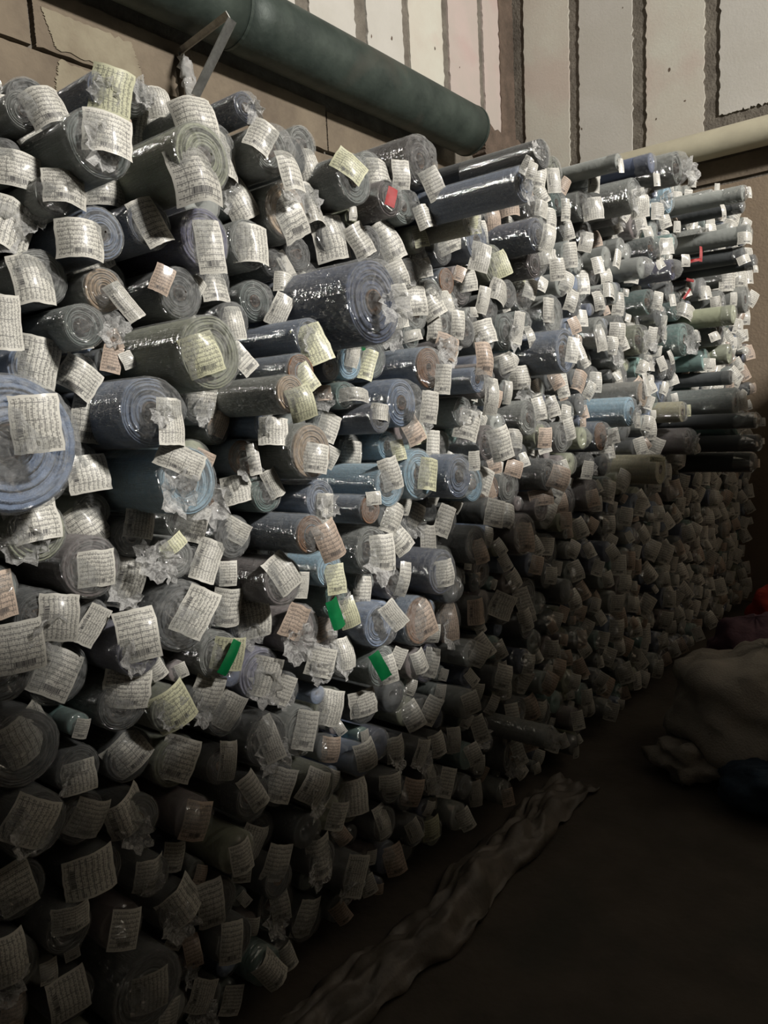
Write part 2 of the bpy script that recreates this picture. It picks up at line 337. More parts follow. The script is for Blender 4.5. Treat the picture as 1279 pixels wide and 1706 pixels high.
def tail_mesh(kind, n=26, m=9):
    """gathered end of the bag: narrow neck opening into a crumpled flare (unit size)"""
    s = kind*5.3; v, f = [], []
    for k in range(m+1):
        t = k/m; r = .2+.75*t**.8; x = -.35+.85*t-.35*t*t
        for i in range(n):
            a = i*2*pi/n; c, d = cos(a), sin(a); p = (c*2.4, d*2.4, s+t*1.5)
            q = r*(1+.55*nz(p)+.3*nz((c*6, d*6, s+t*3)))
            v.append((x+.3*t*nz((c*3, d*3, s+4)), q*c+.25*t*sin(s), q*d-.25*t*t))
    for k in range(m):
        for i in range(n): f.append((k*n+i, k*n+(i+1) % n, (k+1)*n+(i+1) % n, (k+1)*n+i))
    return mesh('bag_tail', v, f, [M_FILM_T], smooth=kind % 2 == 0)
TAIL = [tail_mesh(k) for k in range(6)]

def slip(cx, cy, cz, wd, ht, rot, phi, R, seed, nu=8, nv=8, curv=1.0, lift=0.0):
    """bent paper slip centred at c (roll frame); returns verts, faces, uvs"""
    rr = random.Random(seed)
    ph = radians(phi)+rr.uniform(-.12, .12); el = rr.uniform(-.1, .25)
    n = Vector((cos(ph)*cos(el), sin(ph)*cos(el), sin(el))).normalized()
    e1 = Vector((0, 0, 1)).cross(n).normalized(); e2 = n.cross(e1)
    a = radians(rot); d1 = e1*cos(a)+e2*sin(a); d2 = n.cross(d1)
    k1 = curv*rr.uniform(.3, 1.5)/max(R, .03)*.5; k2 = curv*rr.uniform(-.1, .8)/max(R, .03)*.5
    cu1, cu2, cu3 = rr.uniform(0, .35), rr.uniform(-.1, .3), rr.uniform(0, 9)
    C0 = Vector((cx, cy, cz))+n*(.004+lift); v, uv = [], []
    fold = rr.random() < .25; fx = rr.uniform(-.25, .25)
    for j in range(nv+1):
        for i in range(nu+1):
            u, w_ = i/nu-.5, j/nv-.5; x, y = u*wd, w_*ht
            d = -k1*x*x-k2*y*y
            d += .04*wd*nz((u*3+cu3, w_*3, seed*.7))
            d -= cu1*wd*max(0, u+w_-.45)**1.5 - cu2*wd*max(0, -u+w_-.5)
            if fold and u > fx: d -= (u-fx)*wd*.6
            # slightly torn, skewed outline
            x += .035*wd*nz((w_*4, cu3, 2)); y += .03*ht*nz((u*4, cu3, 6))
            v.append(tuple(C0+d1*x+d2*y+n*d)); uv.append((u+.5, w_+.5))
    f = [(j*(nu+1)+i, j*(nu+1)+i+1, (j+1)*(nu+1)+i+1, (j+1)*(nu+1)+i) for j in range(nv) for i in range(nu)]
    return v, f, uv

ROLLS = """
0.619 1.937 0.0297 -0.043 D 0.032 0.015 -0.036 0.022 0.037 0 -17 -
0.635 1.877 0.031 0.055 G 0.033 0.021 0.007 0.055 0.052 20 -18 -
0.695 1.928 0.0448 -0.031 D 0.014 -0.006 -0.068 0.049 0.083 38 -18 -
0.611 1.806 0.0383 0.014 G 0.04 0.006 -0.018 0.059 0.051 -8 -17 -
0.777 1.943 0.037 0.066 N 0.017 0.001 -0.002 0.06 0.066 -12 -21 y
0.873 1.983 0.0349 -0.003 G 0.037 0.036 -0.006 0.041 0.051 10 -23 -
0.71 1.824 0.0575 0.137 E 0.027 0.001 0.01 0.071 0.062 -8 -21 -
0.937 2.0 0.0301 -0.042 G 0.011 -0.018 -0.056 0.054 0.062 -10 -22 -
0.656 1.747 0.034 0.083 G 0.029 0.003 0.012 0.057 0.049 -2 -19 -
0.8 1.808 0.0328 -0.015 G 0.019 0.002 -0.004 0.066 0.045 3 -20 -
0.573 1.709 0.0556 -0.012 G 0.057 0.028 -0.005 0.067 0.071 -22 -16 -
0.721 1.697 0.0454 0.099 B 0.014 -0.043 -0.015 0.064 0.055 -2 -19 -
0.842 1.738 0.0464 0.066 N 0.014 -0.008 0.0 0.044 0.074 25 -22 -
0.892 1.839 0.062 0.165 O 0.018 -0.03 -0.033 0.08 0.09 10 -24 -
0.95 1.928 0.0415 0.099 E 0.013 -0.023 0.007 0.07 0.072 10 -24 -
0.804 1.65 0.0479 -0.037 D 0.015 -0.027 0.036 0.069 0.049 28 -19 -
0.953 1.727 0.0611 0.077 P 0.017 -0.001 -0.017 0.049 0.093 4 -24 -
1.058 1.936 0.0476 0.009 G 0.022 0.002 -0.014 0.053 0.08 3 -25 -
1.111 2.016 0.0325 0.044 N 0.035 0.006 -0.063 0.051 0.056 -30 -27 -
1.163 1.943 0.0552 0.055 G 0.052 0.009 -0.049 0.052 0.075 12 -28 -
1.362 2.026 0.045 -0.041 G 0.018 0.002 -0.048 0.051 0.074 12 -29 -
1.108 1.855 0.0458 -0.019 E 0.018 0.002 -0.001 0.06 0.093 30 -26 -
1.221 1.834 0.0661 0.028 W0 0.019 -0.004 -0.011 0.063 0.099 30 -28 -
1.327 1.879 0.0457 -0.009 G 0.024 0.004 0.001 0.055 0.083 10 -29 -
1.418 1.935 0.0602 0.066 E 0.017 -0.031 0.02 0.076 0.052 -35 -31 y
1.581 2.011 0.0473 -0.016 G 0.022 0.002 -0.016 0.078 0.08 4 -32 -
1.41 1.816 0.056 -0.003 D 0.016 -0.015 -0.007 0.094 0.095 15 -30 -
1.126 1.754 0.055 0.009 G 0.016 -0.004 0.0 0.074 0.076 -2 -26 -
1.513 1.809 0.045 0.027 D 0.014 -0.05 -0.001 0.053 0.073 30 -31 -
1.624 1.822 0.0587 -0.027 D 0.027 0.005 0.017 0.064 0.101 28 -33 -
1.556 1.918 0.0475 0.06 M 0.037 0.007 0.051 0.041 0.062 0 -33 -
1.697 2.038 0.0703 0.06 M0 0.037 0.006 -0.063 0.05 0.075 25 -35 -
1.97 2.033 0.0499 0.072 K 0.034 0.009 -0.013 0.03 0.066 50 -37 m
1.756 1.932 0.0482 0.33 B 0.015 -0.006 0.036 0.029 0.044 -30 -39 -
1.803 2.007 0.0373 0.36 D 0.012 -0.082 -0.06 0.022 0.038 -20 -39 -
2.285 2.066 0.0455 0.002 T0 0.014 -0.03 -0.021 0.072 0.066 10 -38 m
2.06 1.995 0.0459 0.006 G 0.014 -0.053 -0.02 0.073 0.054 -20 -36 -
2.198 2.024 0.0492 -0.027 G 0.015 -0.006 -0.028 0.058 0.085 10 -37 m
1.658 1.924 0.0482 0.03 E 0.05 0.037 -0.026 0.057 0.054 20 -34 -
1.924 1.948 0.0456 -0.05 G 0.015 0.001 -0.011 0.057 0.046 0 -35 -
1.719 1.851 0.0382 0.028 O 0.012 -0.005 -0.0 0.038 0.048 10 -34 y
1.915 1.856 0.0449 -0.026 D 0.02 0.003 0.031 0.072 0.07 22 -35 -
1.839 1.899 0.0398 0.12 T 0.017 0.002 -0.012 0.035 0.043 10 -36 y
2.021 1.889 0.0648 0.03 B 0.018 -0.012 -0.051 0.058 0.081 -15 -37 -
2.322 1.984 0.0431 -0.025 G 0.013 -0.023 -0.001 0.039 0.068 0 -38 -
2.391 2.048 0.0494 0.021 D 0.037 0.011 -0.002 0.044 0.048 -10 -39 -
2.234 1.922 0.0569 0.12 N 0.037 0.011 -0.013 0.045 0.079 -15 -40 -
2.627 2.225 0.0571 -0.003 O 0.017 -0.039 -0.04 0.047 0.081 4 -40 -
2.659 2.126 0.0465 -0.012 K 0.034 0.01 -0.03 0.034 0.07 0 -40 -
2.143 1.84 0.0631 0.012 O 0.023 0.004 -0.004 0.061 0.075 22 -38 y
2.445 1.882 0.0658 -0.048 O 0.018 -0.053 -0.004 0.058 0.116 -5 -38 y
2.551 1.918 0.0451 0.007 D 0.014 -0.058 -0.012 0.078 0.042 8 -40 -
2.326 1.858 0.0521 0.06 M 0.053 0.087 -0.017 0.062 0.068 5 -40 -
2.391 1.767 0.0578 -0.02 G 0.031 0.007 0.026 0.045 0.07 -20 -39 -
2.038 1.766 0.0578 -0.043 M 0.021 0.001 0.02 0.08 0.067 10 -36 -
1.882 1.76 0.042 0.003 W 0.013 -0.027 -0.057 0.037 0.052 10 -35 -
2.214 1.753 0.0479 0.025 D 0.015 -0.069 0.002 0.07 0.057 -20 -38 -
1.802 1.813 0.0515 -0.033 D 0.017 0.002 -0.021 0.044 0.051 10 -34 -
1.714 1.758 0.05 0.0 D 0.015 -0.068 -0.005 0.047 0.061 22 -33 -
1.623 1.697 0.0573 -0.026 G 0.027 0.003 -0.016 0.044 0.08 20 -33 -
1.723 1.655 0.0494 0.009 G 0.015 -0.033 0.032 0.076 0.072 5 -34 -
1.804 1.712 0.0478 0.008 G 0.015 -0.019 -0.024 0.065 0.071 28 -34 -
1.953 1.709 0.0423 -0.033 E 0.013 -0.026 -0.006 0.038 0.079 15 -35 -
2.514 1.706 0.0776 0.03 G 0.021 -0.055 0.014 0.046 0.079 0 -40 -
2.727 1.77 0.0577 0.016 D 0.017 -0.052 0.004 0.044 0.075 -20 -41 -
2.127 1.703 0.0496 0.003 D 0.015 -0.058 0.019 0.036 0.074 -15 -37 -
2.79 2.133 0.0589 0.03 G 0.038 0.014 -0.017 0.074 0.076 8 -42 -
3.03 2.14 0.0489 0.06 D 0.015 -0.228 0.075 0.039 0.08 -5 -42 -
3.042 2.256 0.0642 0.3 G 0.047 0.02 -0.043 0.031 0.063 0 -46 -
2.915 2.159 0.0668 0.18 G 0.022 0.006 -0.03 0.07 0.099 10 -44 -
3.581 2.293 0.0689 0.09 L 0.019 -0.185 -0.092 0.058 0.067 -3 -44 -
3.137 2.134 0.0551 0.02 G 0.016 -0.019 -0.014 0.049 0.069 25 -43 -
3.483 2.175 0.0608 -0.042 D 0.017 -0.025 -0.034 0.084 0.065 -25 -43 -
3.22 2.056 0.0565 -0.018 G 0.016 -0.032 0.01 0.05 0.076 5 -43 -
3.449 2.063 0.0542 0.06 E 0.056 0.035 0.004 0.065 0.066 3 -45 -
3.454 1.958 0.0476 0.15 P 0.048 0.028 0.034 0.035 0.047 0 -45 -
3.978 1.935 0.0513 0.06 D 0.015 -0.09 -0.024 0.053 0.041 20 -45 -
4.058 2.177 0.0672 0.12 G 0.024 0.006 0.043 0.054 0.06 0 -46 -
4.325 1.897 0.0676 0.12 G 0.019 -0.109 -0.015 0.07 0.068 10 -47 -
4.417 2.063 0.0816 0.12 G 0.022 -0.03 -0.042 0.087 0.115 0 -47 -
3.405 1.827 0.0596 0.06 K 0.038 0.018 0.005 0.041 0.074 -15 -44 -
3.261 1.813 0.0638 -0.018 G 0.018 -0.046 -0.001 0.051 0.092 -5 -43 -
3.013 1.801 0.0575 -0.001 D 0.017 -0.041 0.001 0.043 0.072 10 -42 -
2.902 1.854 0.0622 -0.034 G 0.018 -0.015 0.015 0.052 0.09 0 -41 -
3.035 1.927 0.0568 -0.036 D 0.016 -0.034 0.044 0.059 0.068 15 -42 -
2.863 2.035 0.0607 0.01 D 0.017 -0.036 -0.027 0.051 0.073 -12 -41 -
2.695 1.932 0.0636 0.01 E 0.018 -0.012 0.005 0.058 0.084 6 -41 -
2.715 2.045 0.0501 -0.005 D 0.015 -0.01 -0.014 0.044 0.062 15 -41 -
4.468 1.914 0.0743 0.21 G 0.02 -0.317 -0.029 0.034 0.06 0 -47 -
3.878 1.853 0.0747 0.03 K 0.037 0.017 -0.021 0.146 0.065 -20 -45 -
3.146 1.701 0.0613 0.024 G 0.017 -0.047 -0.024 0.066 0.08 -6 -43 -
3.483 1.74 0.0554 -0.034 G 0.016 -0.099 -0.0 0.048 0.059 15 -43 -
2.966 1.675 0.0659 0.018 G 0.018 -0.037 -0.024 0.042 0.1 10 -42 -
2.937 1.557 0.0543 -0.036 D 0.016 -0.025 0.025 0.048 0.077 25 -41 -
3.379 1.666 0.0703 0.027 O 0.05 0.019 0.006 0.041 0.085 -10 -44 -
3.729 1.726 0.062 -0.0 D 0.025 0.009 0.003 0.032 0.081 0 -45 -
3.895 1.689 0.0851 0.06 K 0.061 0.03 0.012 0.027 0.059 10 -46 -
4.095 1.723 0.0692 0.18 D 0.019 -0.158 -0.03 0.053 0.041 20 -47 -
3.562 1.569 0.0598 -0.001 G 0.017 -0.022 -0.0 0.056 0.07 2 -44 -
3.68 1.548 0.0576 0.028 D 0.017 -0.052 0.018 0.038 0.062 20 -44 -
3.167 1.583 0.0566 0.013 G 0.016 -0.098 0.045 0.049 0.069 -10 -42 -
3.847 1.549 0.0598 0.013 D 0.017 -0.028 0.055 0.026 0.065 20 -45 -
3.037 1.485 0.0665 -0.046 D 0.019 -0.012 -0.003 0.05 0.08 -4 -42 -
3.273 1.506 0.0647 -0.02 G 0.018 -0.048 -0.003 0.046 0.089 10 -43 -
3.148 1.421 0.0585 0.12 T0 0.023 0.005 0.04 0.033 0.09 3 -44 -
3.256 1.387 0.0533 -0.043 G 0.016 -0.058 0.03 0.052 0.047 4 -42 -
3.964 1.495 0.0653 -0.035 G 0.02 0.004 0.005 0.062 0.055 15 -45 -
4.034 1.371 0.0752 0.27 E 0.032 0.008 0.005 0.044 0.089 5 -48 -
3.01 1.353 0.0634 0.12 L 0.031 0.006 -0.036 0.027 0.058 0 -43 -
2.92 1.26 0.0645 0.03 W 0.051 0.02 -0.0 0.043 0.058 10 -42 -
3.684 1.337 0.0522 0.12 T 0.03 0.01 0.004 0.026 0.051 0 -46 y
3.775 1.193 0.0684 0.12 M 0.04 0.018 -0.034 0.046 0.047 20 -46 -
3.044 1.23 0.0611 -0.04 D 0.017 -0.063 0.018 0.06 0.08 2 -41 -
3.158 1.19 0.0582 -0.026 G 0.017 -0.065 0.016 0.056 0.092 5 -42 -
3.287 1.096 0.0691 0.15 T 0.019 -0.087 0.05 0.062 0.02 -5 -44 y
2.832 1.151 0.0531 0.018 D 0.016 -0.045 -0.016 0.047 0.066 -10 -41 -
2.842 1.029 0.0676 0.027 M 0.019 -0.032 -0.007 0.052 0.062 8 -41 m
1.575 1.599 0.0498 0.007 G 0.043 0.009 0.03 0.049 0.047 10 -33 -
1.731 1.527 0.0509 -0.033 K 0.015 -0.1 -0.011 0.034 0.072 8 -32 -
1.879 1.642 0.0541 -0.006 G 0.016 -0.057 -0.013 0.055 0.076 0 -35 -
1.981 1.621 0.0473 0.006 D 0.014 -0.062 0.017 0.038 0.074 -4 -36 -
1.664 1.589 0.0379 0.03 E 0.012 -0.014 -0.001 0.058 0.026 12 -33 -
1.831 1.55 0.0482 0.03 M 0.015 -0.013 0.019 0.062 0.061 -20 -35 m
1.623 1.497 0.0593 0.108 W 0.042 0.01 -0.031 0.04 0.071 -6 -35 -
1.973 1.397 0.0486 -0.046 D 0.015 -0.044 0.013 0.051 0.073 18 -35 -
1.53 1.41 0.0648 0.09 B 0.066 0.031 -0.014 0.045 0.075 -8 -34 -
1.801 1.467 0.0383 0.15 B 0.027 0.007 0.057 0.049 0.079 -3 -37 m
2.099 1.607 0.0476 0.004 G 0.014 -0.034 0.018 0.072 0.067 15 -37 -
2.229 1.638 0.0657 -0.003 E 0.047 0.01 0.007 0.036 0.098 -10 -38 -
2.345 1.671 0.0459 0.004 E 0.025 0.007 -0.044 0.027 0.065 15 -39 -
2.215 1.525 0.0464 0.004 D 0.014 -0.019 0.008 0.08 0.055 18 -38 -
2.424 1.571 0.079 0.12 B 0.025 0.001 0.001 0.04 0.081 -12 -41 -
2.374 1.453 0.0478 -0.008 D 0.015 -0.049 0.038 0.071 0.07 2 -38 -
1.896 1.467 0.0535 0.108 M 0.029 0.005 -0.045 0.041 0.1 -6 -37 -
2.278 1.454 0.0459 -0.034 E 0.014 -0.001 -0.014 0.026 0.069 -8 -38 -
1.84 1.38 0.0471 0.072 E 0.019 0.004 -0.036 0.067 0.076 -18 -36 -
2.322 1.352 0.0637 0.03 G 0.039 0.011 0.03 0.044 0.073 10 -39 -
2.663 1.474 0.0507 -0.01 D 0.015 -0.02 -0.01 0.044 0.085 10 -40 -
2.614 1.381 0.0531 -0.04 G 0.016 -0.009 0.005 0.059 0.072 15 -40 -
2.718 1.36 0.0494 -0.012 E 0.015 -0.051 -0.008 0.035 0.073 -15 -40 -
2.649 1.27 0.0625 -0.007 G 0.033 0.008 0.03 0.045 0.077 15 -40 -
1.995 1.284 0.058 0.06 M 0.043 0.012 -0.005 0.067 0.095 15 -37 -
2.25 1.265 0.0472 0.012 D 0.014 -0.003 0.021 0.054 0.056 -5 -38 -
2.534 1.286 0.0512 -0.019 D 0.015 -0.046 -0.022 0.052 0.083 10 -39 -
1.742 1.351 0.0525 -0.034 O 0.016 -0.01 -0.024 0.069 0.061 10 -33 y
1.82 1.292 0.042 0.009 O 0.013 -0.059 -0.001 0.036 0.075 -8 -34 -
1.538 1.303 0.0401 0.03 L 0.033 0.007 -0.013 0.033 0.047 10 -33 y
1.411 1.213 0.0561 0.132 L 0.016 -0.01 0.028 0.048 0.074 14 -32 -
1.615 1.221 0.0718 0.072 L 0.032 0.005 -0.0 0.054 0.079 -10 -34 y
1.755 1.204 0.0657 0.108 B 0.045 0.011 0.042 0.032 0.05 0 -36 -
1.922 1.164 0.0571 0.048 L 0.017 -0.11 0.005 0.019 0.055 2 -35 -
2.133 1.125 0.0506 -0.019 W 0.015 -0.04 0.011 0.054 0.07 10 -37 m
2.249 1.121 0.0645 -0.02 G 0.028 0.003 0.065 0.062 0.053 -20 -38 m
2.398 1.152 0.0592 0.06 D 0.041 0.012 -0.014 0.078 0.075 -20 -40 m
2.409 1.035 0.0559 0.023 M 0.016 -0.021 0.038 0.083 0.055 5 -39 m
2.706 1.018 0.067 -0.019 M 0.019 -0.084 0.005 0.055 0.068 5 -40 m
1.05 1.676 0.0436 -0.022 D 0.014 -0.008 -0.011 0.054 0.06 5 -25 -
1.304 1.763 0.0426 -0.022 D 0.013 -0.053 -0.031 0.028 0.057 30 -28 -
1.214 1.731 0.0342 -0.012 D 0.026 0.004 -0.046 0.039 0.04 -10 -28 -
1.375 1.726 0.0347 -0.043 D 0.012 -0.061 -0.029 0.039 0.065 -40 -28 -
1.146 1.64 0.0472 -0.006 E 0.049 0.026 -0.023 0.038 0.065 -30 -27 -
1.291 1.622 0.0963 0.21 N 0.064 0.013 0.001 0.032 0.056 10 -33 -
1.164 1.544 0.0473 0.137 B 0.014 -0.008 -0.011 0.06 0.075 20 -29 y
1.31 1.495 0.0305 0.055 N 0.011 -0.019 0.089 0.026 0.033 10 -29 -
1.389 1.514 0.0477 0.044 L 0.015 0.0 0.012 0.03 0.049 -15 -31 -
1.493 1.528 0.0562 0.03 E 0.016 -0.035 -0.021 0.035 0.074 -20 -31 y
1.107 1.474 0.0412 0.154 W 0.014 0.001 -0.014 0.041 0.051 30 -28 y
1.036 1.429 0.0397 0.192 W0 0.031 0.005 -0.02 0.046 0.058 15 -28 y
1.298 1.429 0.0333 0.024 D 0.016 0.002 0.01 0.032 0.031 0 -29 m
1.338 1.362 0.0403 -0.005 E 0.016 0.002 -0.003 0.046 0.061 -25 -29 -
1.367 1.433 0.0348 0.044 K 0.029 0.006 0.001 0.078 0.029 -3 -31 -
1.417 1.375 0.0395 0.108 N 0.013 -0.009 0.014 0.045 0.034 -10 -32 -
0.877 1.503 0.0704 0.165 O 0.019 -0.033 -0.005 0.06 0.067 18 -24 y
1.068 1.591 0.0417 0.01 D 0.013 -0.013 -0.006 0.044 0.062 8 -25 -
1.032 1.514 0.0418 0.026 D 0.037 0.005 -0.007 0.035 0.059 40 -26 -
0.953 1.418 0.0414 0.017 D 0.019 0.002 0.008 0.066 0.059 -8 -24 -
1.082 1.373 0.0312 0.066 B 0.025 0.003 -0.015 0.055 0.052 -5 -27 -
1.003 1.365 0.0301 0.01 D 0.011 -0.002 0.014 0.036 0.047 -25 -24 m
0.635 1.623 0.0471 0.055 G 0.014 -0.019 -0.003 0.054 0.07 4 -17 -
0.562 1.56 0.0476 0.015 G 0.049 0.006 -0.012 0.041 0.074 0 -16 -
0.725 1.608 0.0402 0.083 T0 0.042 0.013 -0.022 0.029 0.062 35 -21 -
0.676 1.545 0.0378 0.099 E 0.04 0.029 -0.024 0.016 0.029 20 -20 m
0.619 1.483 0.045 0.028 B 0.022 0.001 0.008 0.059 0.07 -15 -17 -
0.71 1.478 0.0347 0.016 E 0.012 -0.01 -0.009 0.061 0.05 -35 -18 -
0.522 1.362 0.108 0.137 B 0.069 0.005 0.027 0.062 0.076 2 -17 -
0.781 1.403 0.066 0.11 B 0.05 0.005 -0.017 0.046 0.076 -3 -22 -
0.672 1.409 0.0415 -0.03 E 0.043 0.047 -0.01 0.05 0.076 -12 -19 -
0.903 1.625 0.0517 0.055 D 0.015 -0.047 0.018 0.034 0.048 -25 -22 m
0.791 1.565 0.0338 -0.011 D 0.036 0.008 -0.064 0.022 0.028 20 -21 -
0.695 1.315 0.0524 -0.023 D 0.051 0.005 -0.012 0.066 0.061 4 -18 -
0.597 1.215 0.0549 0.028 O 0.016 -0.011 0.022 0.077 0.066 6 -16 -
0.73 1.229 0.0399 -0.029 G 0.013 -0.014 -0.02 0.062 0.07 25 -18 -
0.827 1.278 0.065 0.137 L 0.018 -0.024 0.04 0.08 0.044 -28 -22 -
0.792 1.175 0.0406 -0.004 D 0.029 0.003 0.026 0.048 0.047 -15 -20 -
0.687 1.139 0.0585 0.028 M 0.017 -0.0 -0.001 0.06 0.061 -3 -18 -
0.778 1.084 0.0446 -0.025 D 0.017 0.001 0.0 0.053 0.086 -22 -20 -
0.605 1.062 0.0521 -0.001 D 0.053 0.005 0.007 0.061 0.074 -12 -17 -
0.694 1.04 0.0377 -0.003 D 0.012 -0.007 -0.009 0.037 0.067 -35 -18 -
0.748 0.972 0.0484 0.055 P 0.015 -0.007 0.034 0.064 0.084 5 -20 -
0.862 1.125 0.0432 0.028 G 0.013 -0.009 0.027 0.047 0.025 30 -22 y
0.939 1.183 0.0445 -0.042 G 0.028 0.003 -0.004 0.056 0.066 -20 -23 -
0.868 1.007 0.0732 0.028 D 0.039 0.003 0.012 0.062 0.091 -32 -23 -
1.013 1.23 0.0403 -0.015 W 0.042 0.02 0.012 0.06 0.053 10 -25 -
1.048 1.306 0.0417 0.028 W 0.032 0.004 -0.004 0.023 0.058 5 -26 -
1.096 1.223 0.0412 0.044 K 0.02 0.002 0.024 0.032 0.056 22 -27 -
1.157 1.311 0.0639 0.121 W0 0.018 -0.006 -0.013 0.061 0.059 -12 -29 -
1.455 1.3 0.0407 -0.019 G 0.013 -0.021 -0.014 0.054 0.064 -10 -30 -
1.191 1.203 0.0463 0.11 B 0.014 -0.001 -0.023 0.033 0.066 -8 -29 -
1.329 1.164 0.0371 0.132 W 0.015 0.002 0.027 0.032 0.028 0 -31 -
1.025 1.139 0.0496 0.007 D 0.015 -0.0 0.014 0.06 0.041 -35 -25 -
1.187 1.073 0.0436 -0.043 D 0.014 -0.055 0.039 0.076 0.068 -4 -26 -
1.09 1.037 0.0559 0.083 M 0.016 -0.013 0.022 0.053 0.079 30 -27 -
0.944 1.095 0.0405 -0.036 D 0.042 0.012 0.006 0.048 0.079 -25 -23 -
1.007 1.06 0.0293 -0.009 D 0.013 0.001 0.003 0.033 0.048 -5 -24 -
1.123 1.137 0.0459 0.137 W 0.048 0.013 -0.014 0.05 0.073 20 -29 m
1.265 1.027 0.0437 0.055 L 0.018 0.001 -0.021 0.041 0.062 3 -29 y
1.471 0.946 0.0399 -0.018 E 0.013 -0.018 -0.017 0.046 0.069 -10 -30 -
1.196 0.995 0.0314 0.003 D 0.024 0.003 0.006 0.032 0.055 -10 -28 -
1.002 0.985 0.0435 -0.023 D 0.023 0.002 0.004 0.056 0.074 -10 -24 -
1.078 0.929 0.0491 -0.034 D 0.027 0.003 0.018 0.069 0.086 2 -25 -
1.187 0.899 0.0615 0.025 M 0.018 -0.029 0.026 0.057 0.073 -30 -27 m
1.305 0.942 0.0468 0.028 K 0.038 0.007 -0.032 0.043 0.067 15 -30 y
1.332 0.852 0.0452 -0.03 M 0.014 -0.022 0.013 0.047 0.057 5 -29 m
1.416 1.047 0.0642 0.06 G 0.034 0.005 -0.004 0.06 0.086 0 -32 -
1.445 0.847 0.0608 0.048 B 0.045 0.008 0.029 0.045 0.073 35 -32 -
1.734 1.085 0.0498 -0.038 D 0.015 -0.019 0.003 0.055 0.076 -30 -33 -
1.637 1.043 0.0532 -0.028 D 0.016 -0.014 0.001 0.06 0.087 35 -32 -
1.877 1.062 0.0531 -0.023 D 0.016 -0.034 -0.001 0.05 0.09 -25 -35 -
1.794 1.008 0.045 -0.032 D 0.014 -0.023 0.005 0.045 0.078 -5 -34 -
1.589 0.922 0.0474 -0.007 M 0.03 0.005 0.012 0.031 0.085 -15 -32 -
1.704 0.939 0.0675 0.072 N 0.019 -0.015 -0.001 0.062 0.07 3 -34 -
1.962 0.971 0.0627 0.025 D 0.021 0.003 -0.018 0.052 0.071 10 -36 m
2.089 0.857 0.0546 -0.04 M 0.016 -0.079 -0.011 0.054 0.039 0 -36 m
1.642 0.809 0.0747 0.03 W 0.02 -0.004 0.007 0.067 0.1 18 -33 m
1.854 0.75 0.0676 -0.017 M 0.019 -0.017 0.003 0.054 0.109 3 -35 m
2.155 0.719 0.0555 0.003 D 0.016 -0.027 0.019 0.086 0.08 -25 -37 -
1.977 0.752 0.0539 0.021 D 0.016 -0.037 0.012 0.06 0.075 0 -36 m
2.263 0.959 0.0752 0.03 M 0.021 -0.018 -0.006 0.053 0.093 0 -38 m
2.575 0.843 0.0699 -0.039 D 0.019 -0.052 0.028 0.073 0.063 -10 -39 -
2.343 0.729 0.0603 -0.007 D 0.017 -0.057 -0.016 0.055 0.096 15 -38 -
2.284 0.632 0.051 0.02 D 0.015 -0.028 0.027 0.049 0.074 15 -38 -
1.777 0.638 0.0667 -0.046 P 0.019 -0.002 0.001 0.046 0.083 -20 -34 -
1.467 0.728 0.0575 0.03 E 0.024 0.003 -0.006 0.043 0.069 10 -32 -
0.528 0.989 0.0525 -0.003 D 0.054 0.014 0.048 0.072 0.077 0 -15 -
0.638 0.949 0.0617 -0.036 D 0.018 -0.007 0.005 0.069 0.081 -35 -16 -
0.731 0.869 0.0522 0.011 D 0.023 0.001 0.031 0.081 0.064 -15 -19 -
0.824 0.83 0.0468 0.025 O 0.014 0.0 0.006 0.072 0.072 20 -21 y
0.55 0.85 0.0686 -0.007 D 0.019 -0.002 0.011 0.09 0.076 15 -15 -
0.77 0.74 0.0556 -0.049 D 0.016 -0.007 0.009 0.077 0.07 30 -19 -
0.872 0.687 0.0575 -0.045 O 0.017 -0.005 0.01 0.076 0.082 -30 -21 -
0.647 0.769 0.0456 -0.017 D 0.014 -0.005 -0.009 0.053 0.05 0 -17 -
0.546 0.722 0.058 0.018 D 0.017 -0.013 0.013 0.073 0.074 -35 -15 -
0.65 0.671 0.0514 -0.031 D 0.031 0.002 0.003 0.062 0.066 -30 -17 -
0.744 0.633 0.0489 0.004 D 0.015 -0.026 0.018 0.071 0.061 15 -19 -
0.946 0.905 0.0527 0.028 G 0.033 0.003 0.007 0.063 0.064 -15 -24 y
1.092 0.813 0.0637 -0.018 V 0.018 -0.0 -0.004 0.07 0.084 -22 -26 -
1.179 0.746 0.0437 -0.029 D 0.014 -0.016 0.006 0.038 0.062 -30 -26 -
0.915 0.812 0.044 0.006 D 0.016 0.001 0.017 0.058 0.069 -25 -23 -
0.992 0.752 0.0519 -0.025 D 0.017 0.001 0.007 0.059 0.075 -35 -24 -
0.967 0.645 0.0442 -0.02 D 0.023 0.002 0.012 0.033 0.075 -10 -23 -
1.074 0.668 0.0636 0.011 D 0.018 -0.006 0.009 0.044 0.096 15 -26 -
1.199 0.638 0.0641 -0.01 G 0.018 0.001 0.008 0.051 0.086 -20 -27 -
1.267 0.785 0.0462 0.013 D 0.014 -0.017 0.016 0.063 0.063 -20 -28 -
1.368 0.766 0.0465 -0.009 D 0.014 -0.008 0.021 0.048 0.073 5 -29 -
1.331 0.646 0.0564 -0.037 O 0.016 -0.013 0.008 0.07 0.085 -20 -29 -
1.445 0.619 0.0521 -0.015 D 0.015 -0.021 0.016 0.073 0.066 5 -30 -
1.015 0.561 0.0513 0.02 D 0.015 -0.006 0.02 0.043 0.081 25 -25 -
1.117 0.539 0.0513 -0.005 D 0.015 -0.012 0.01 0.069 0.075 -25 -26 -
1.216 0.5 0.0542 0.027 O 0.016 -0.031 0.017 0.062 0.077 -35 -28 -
1.405 0.359 0.0627 -0.05 O 0.018 -0.013 0.014 0.09 0.086 0 -29 -
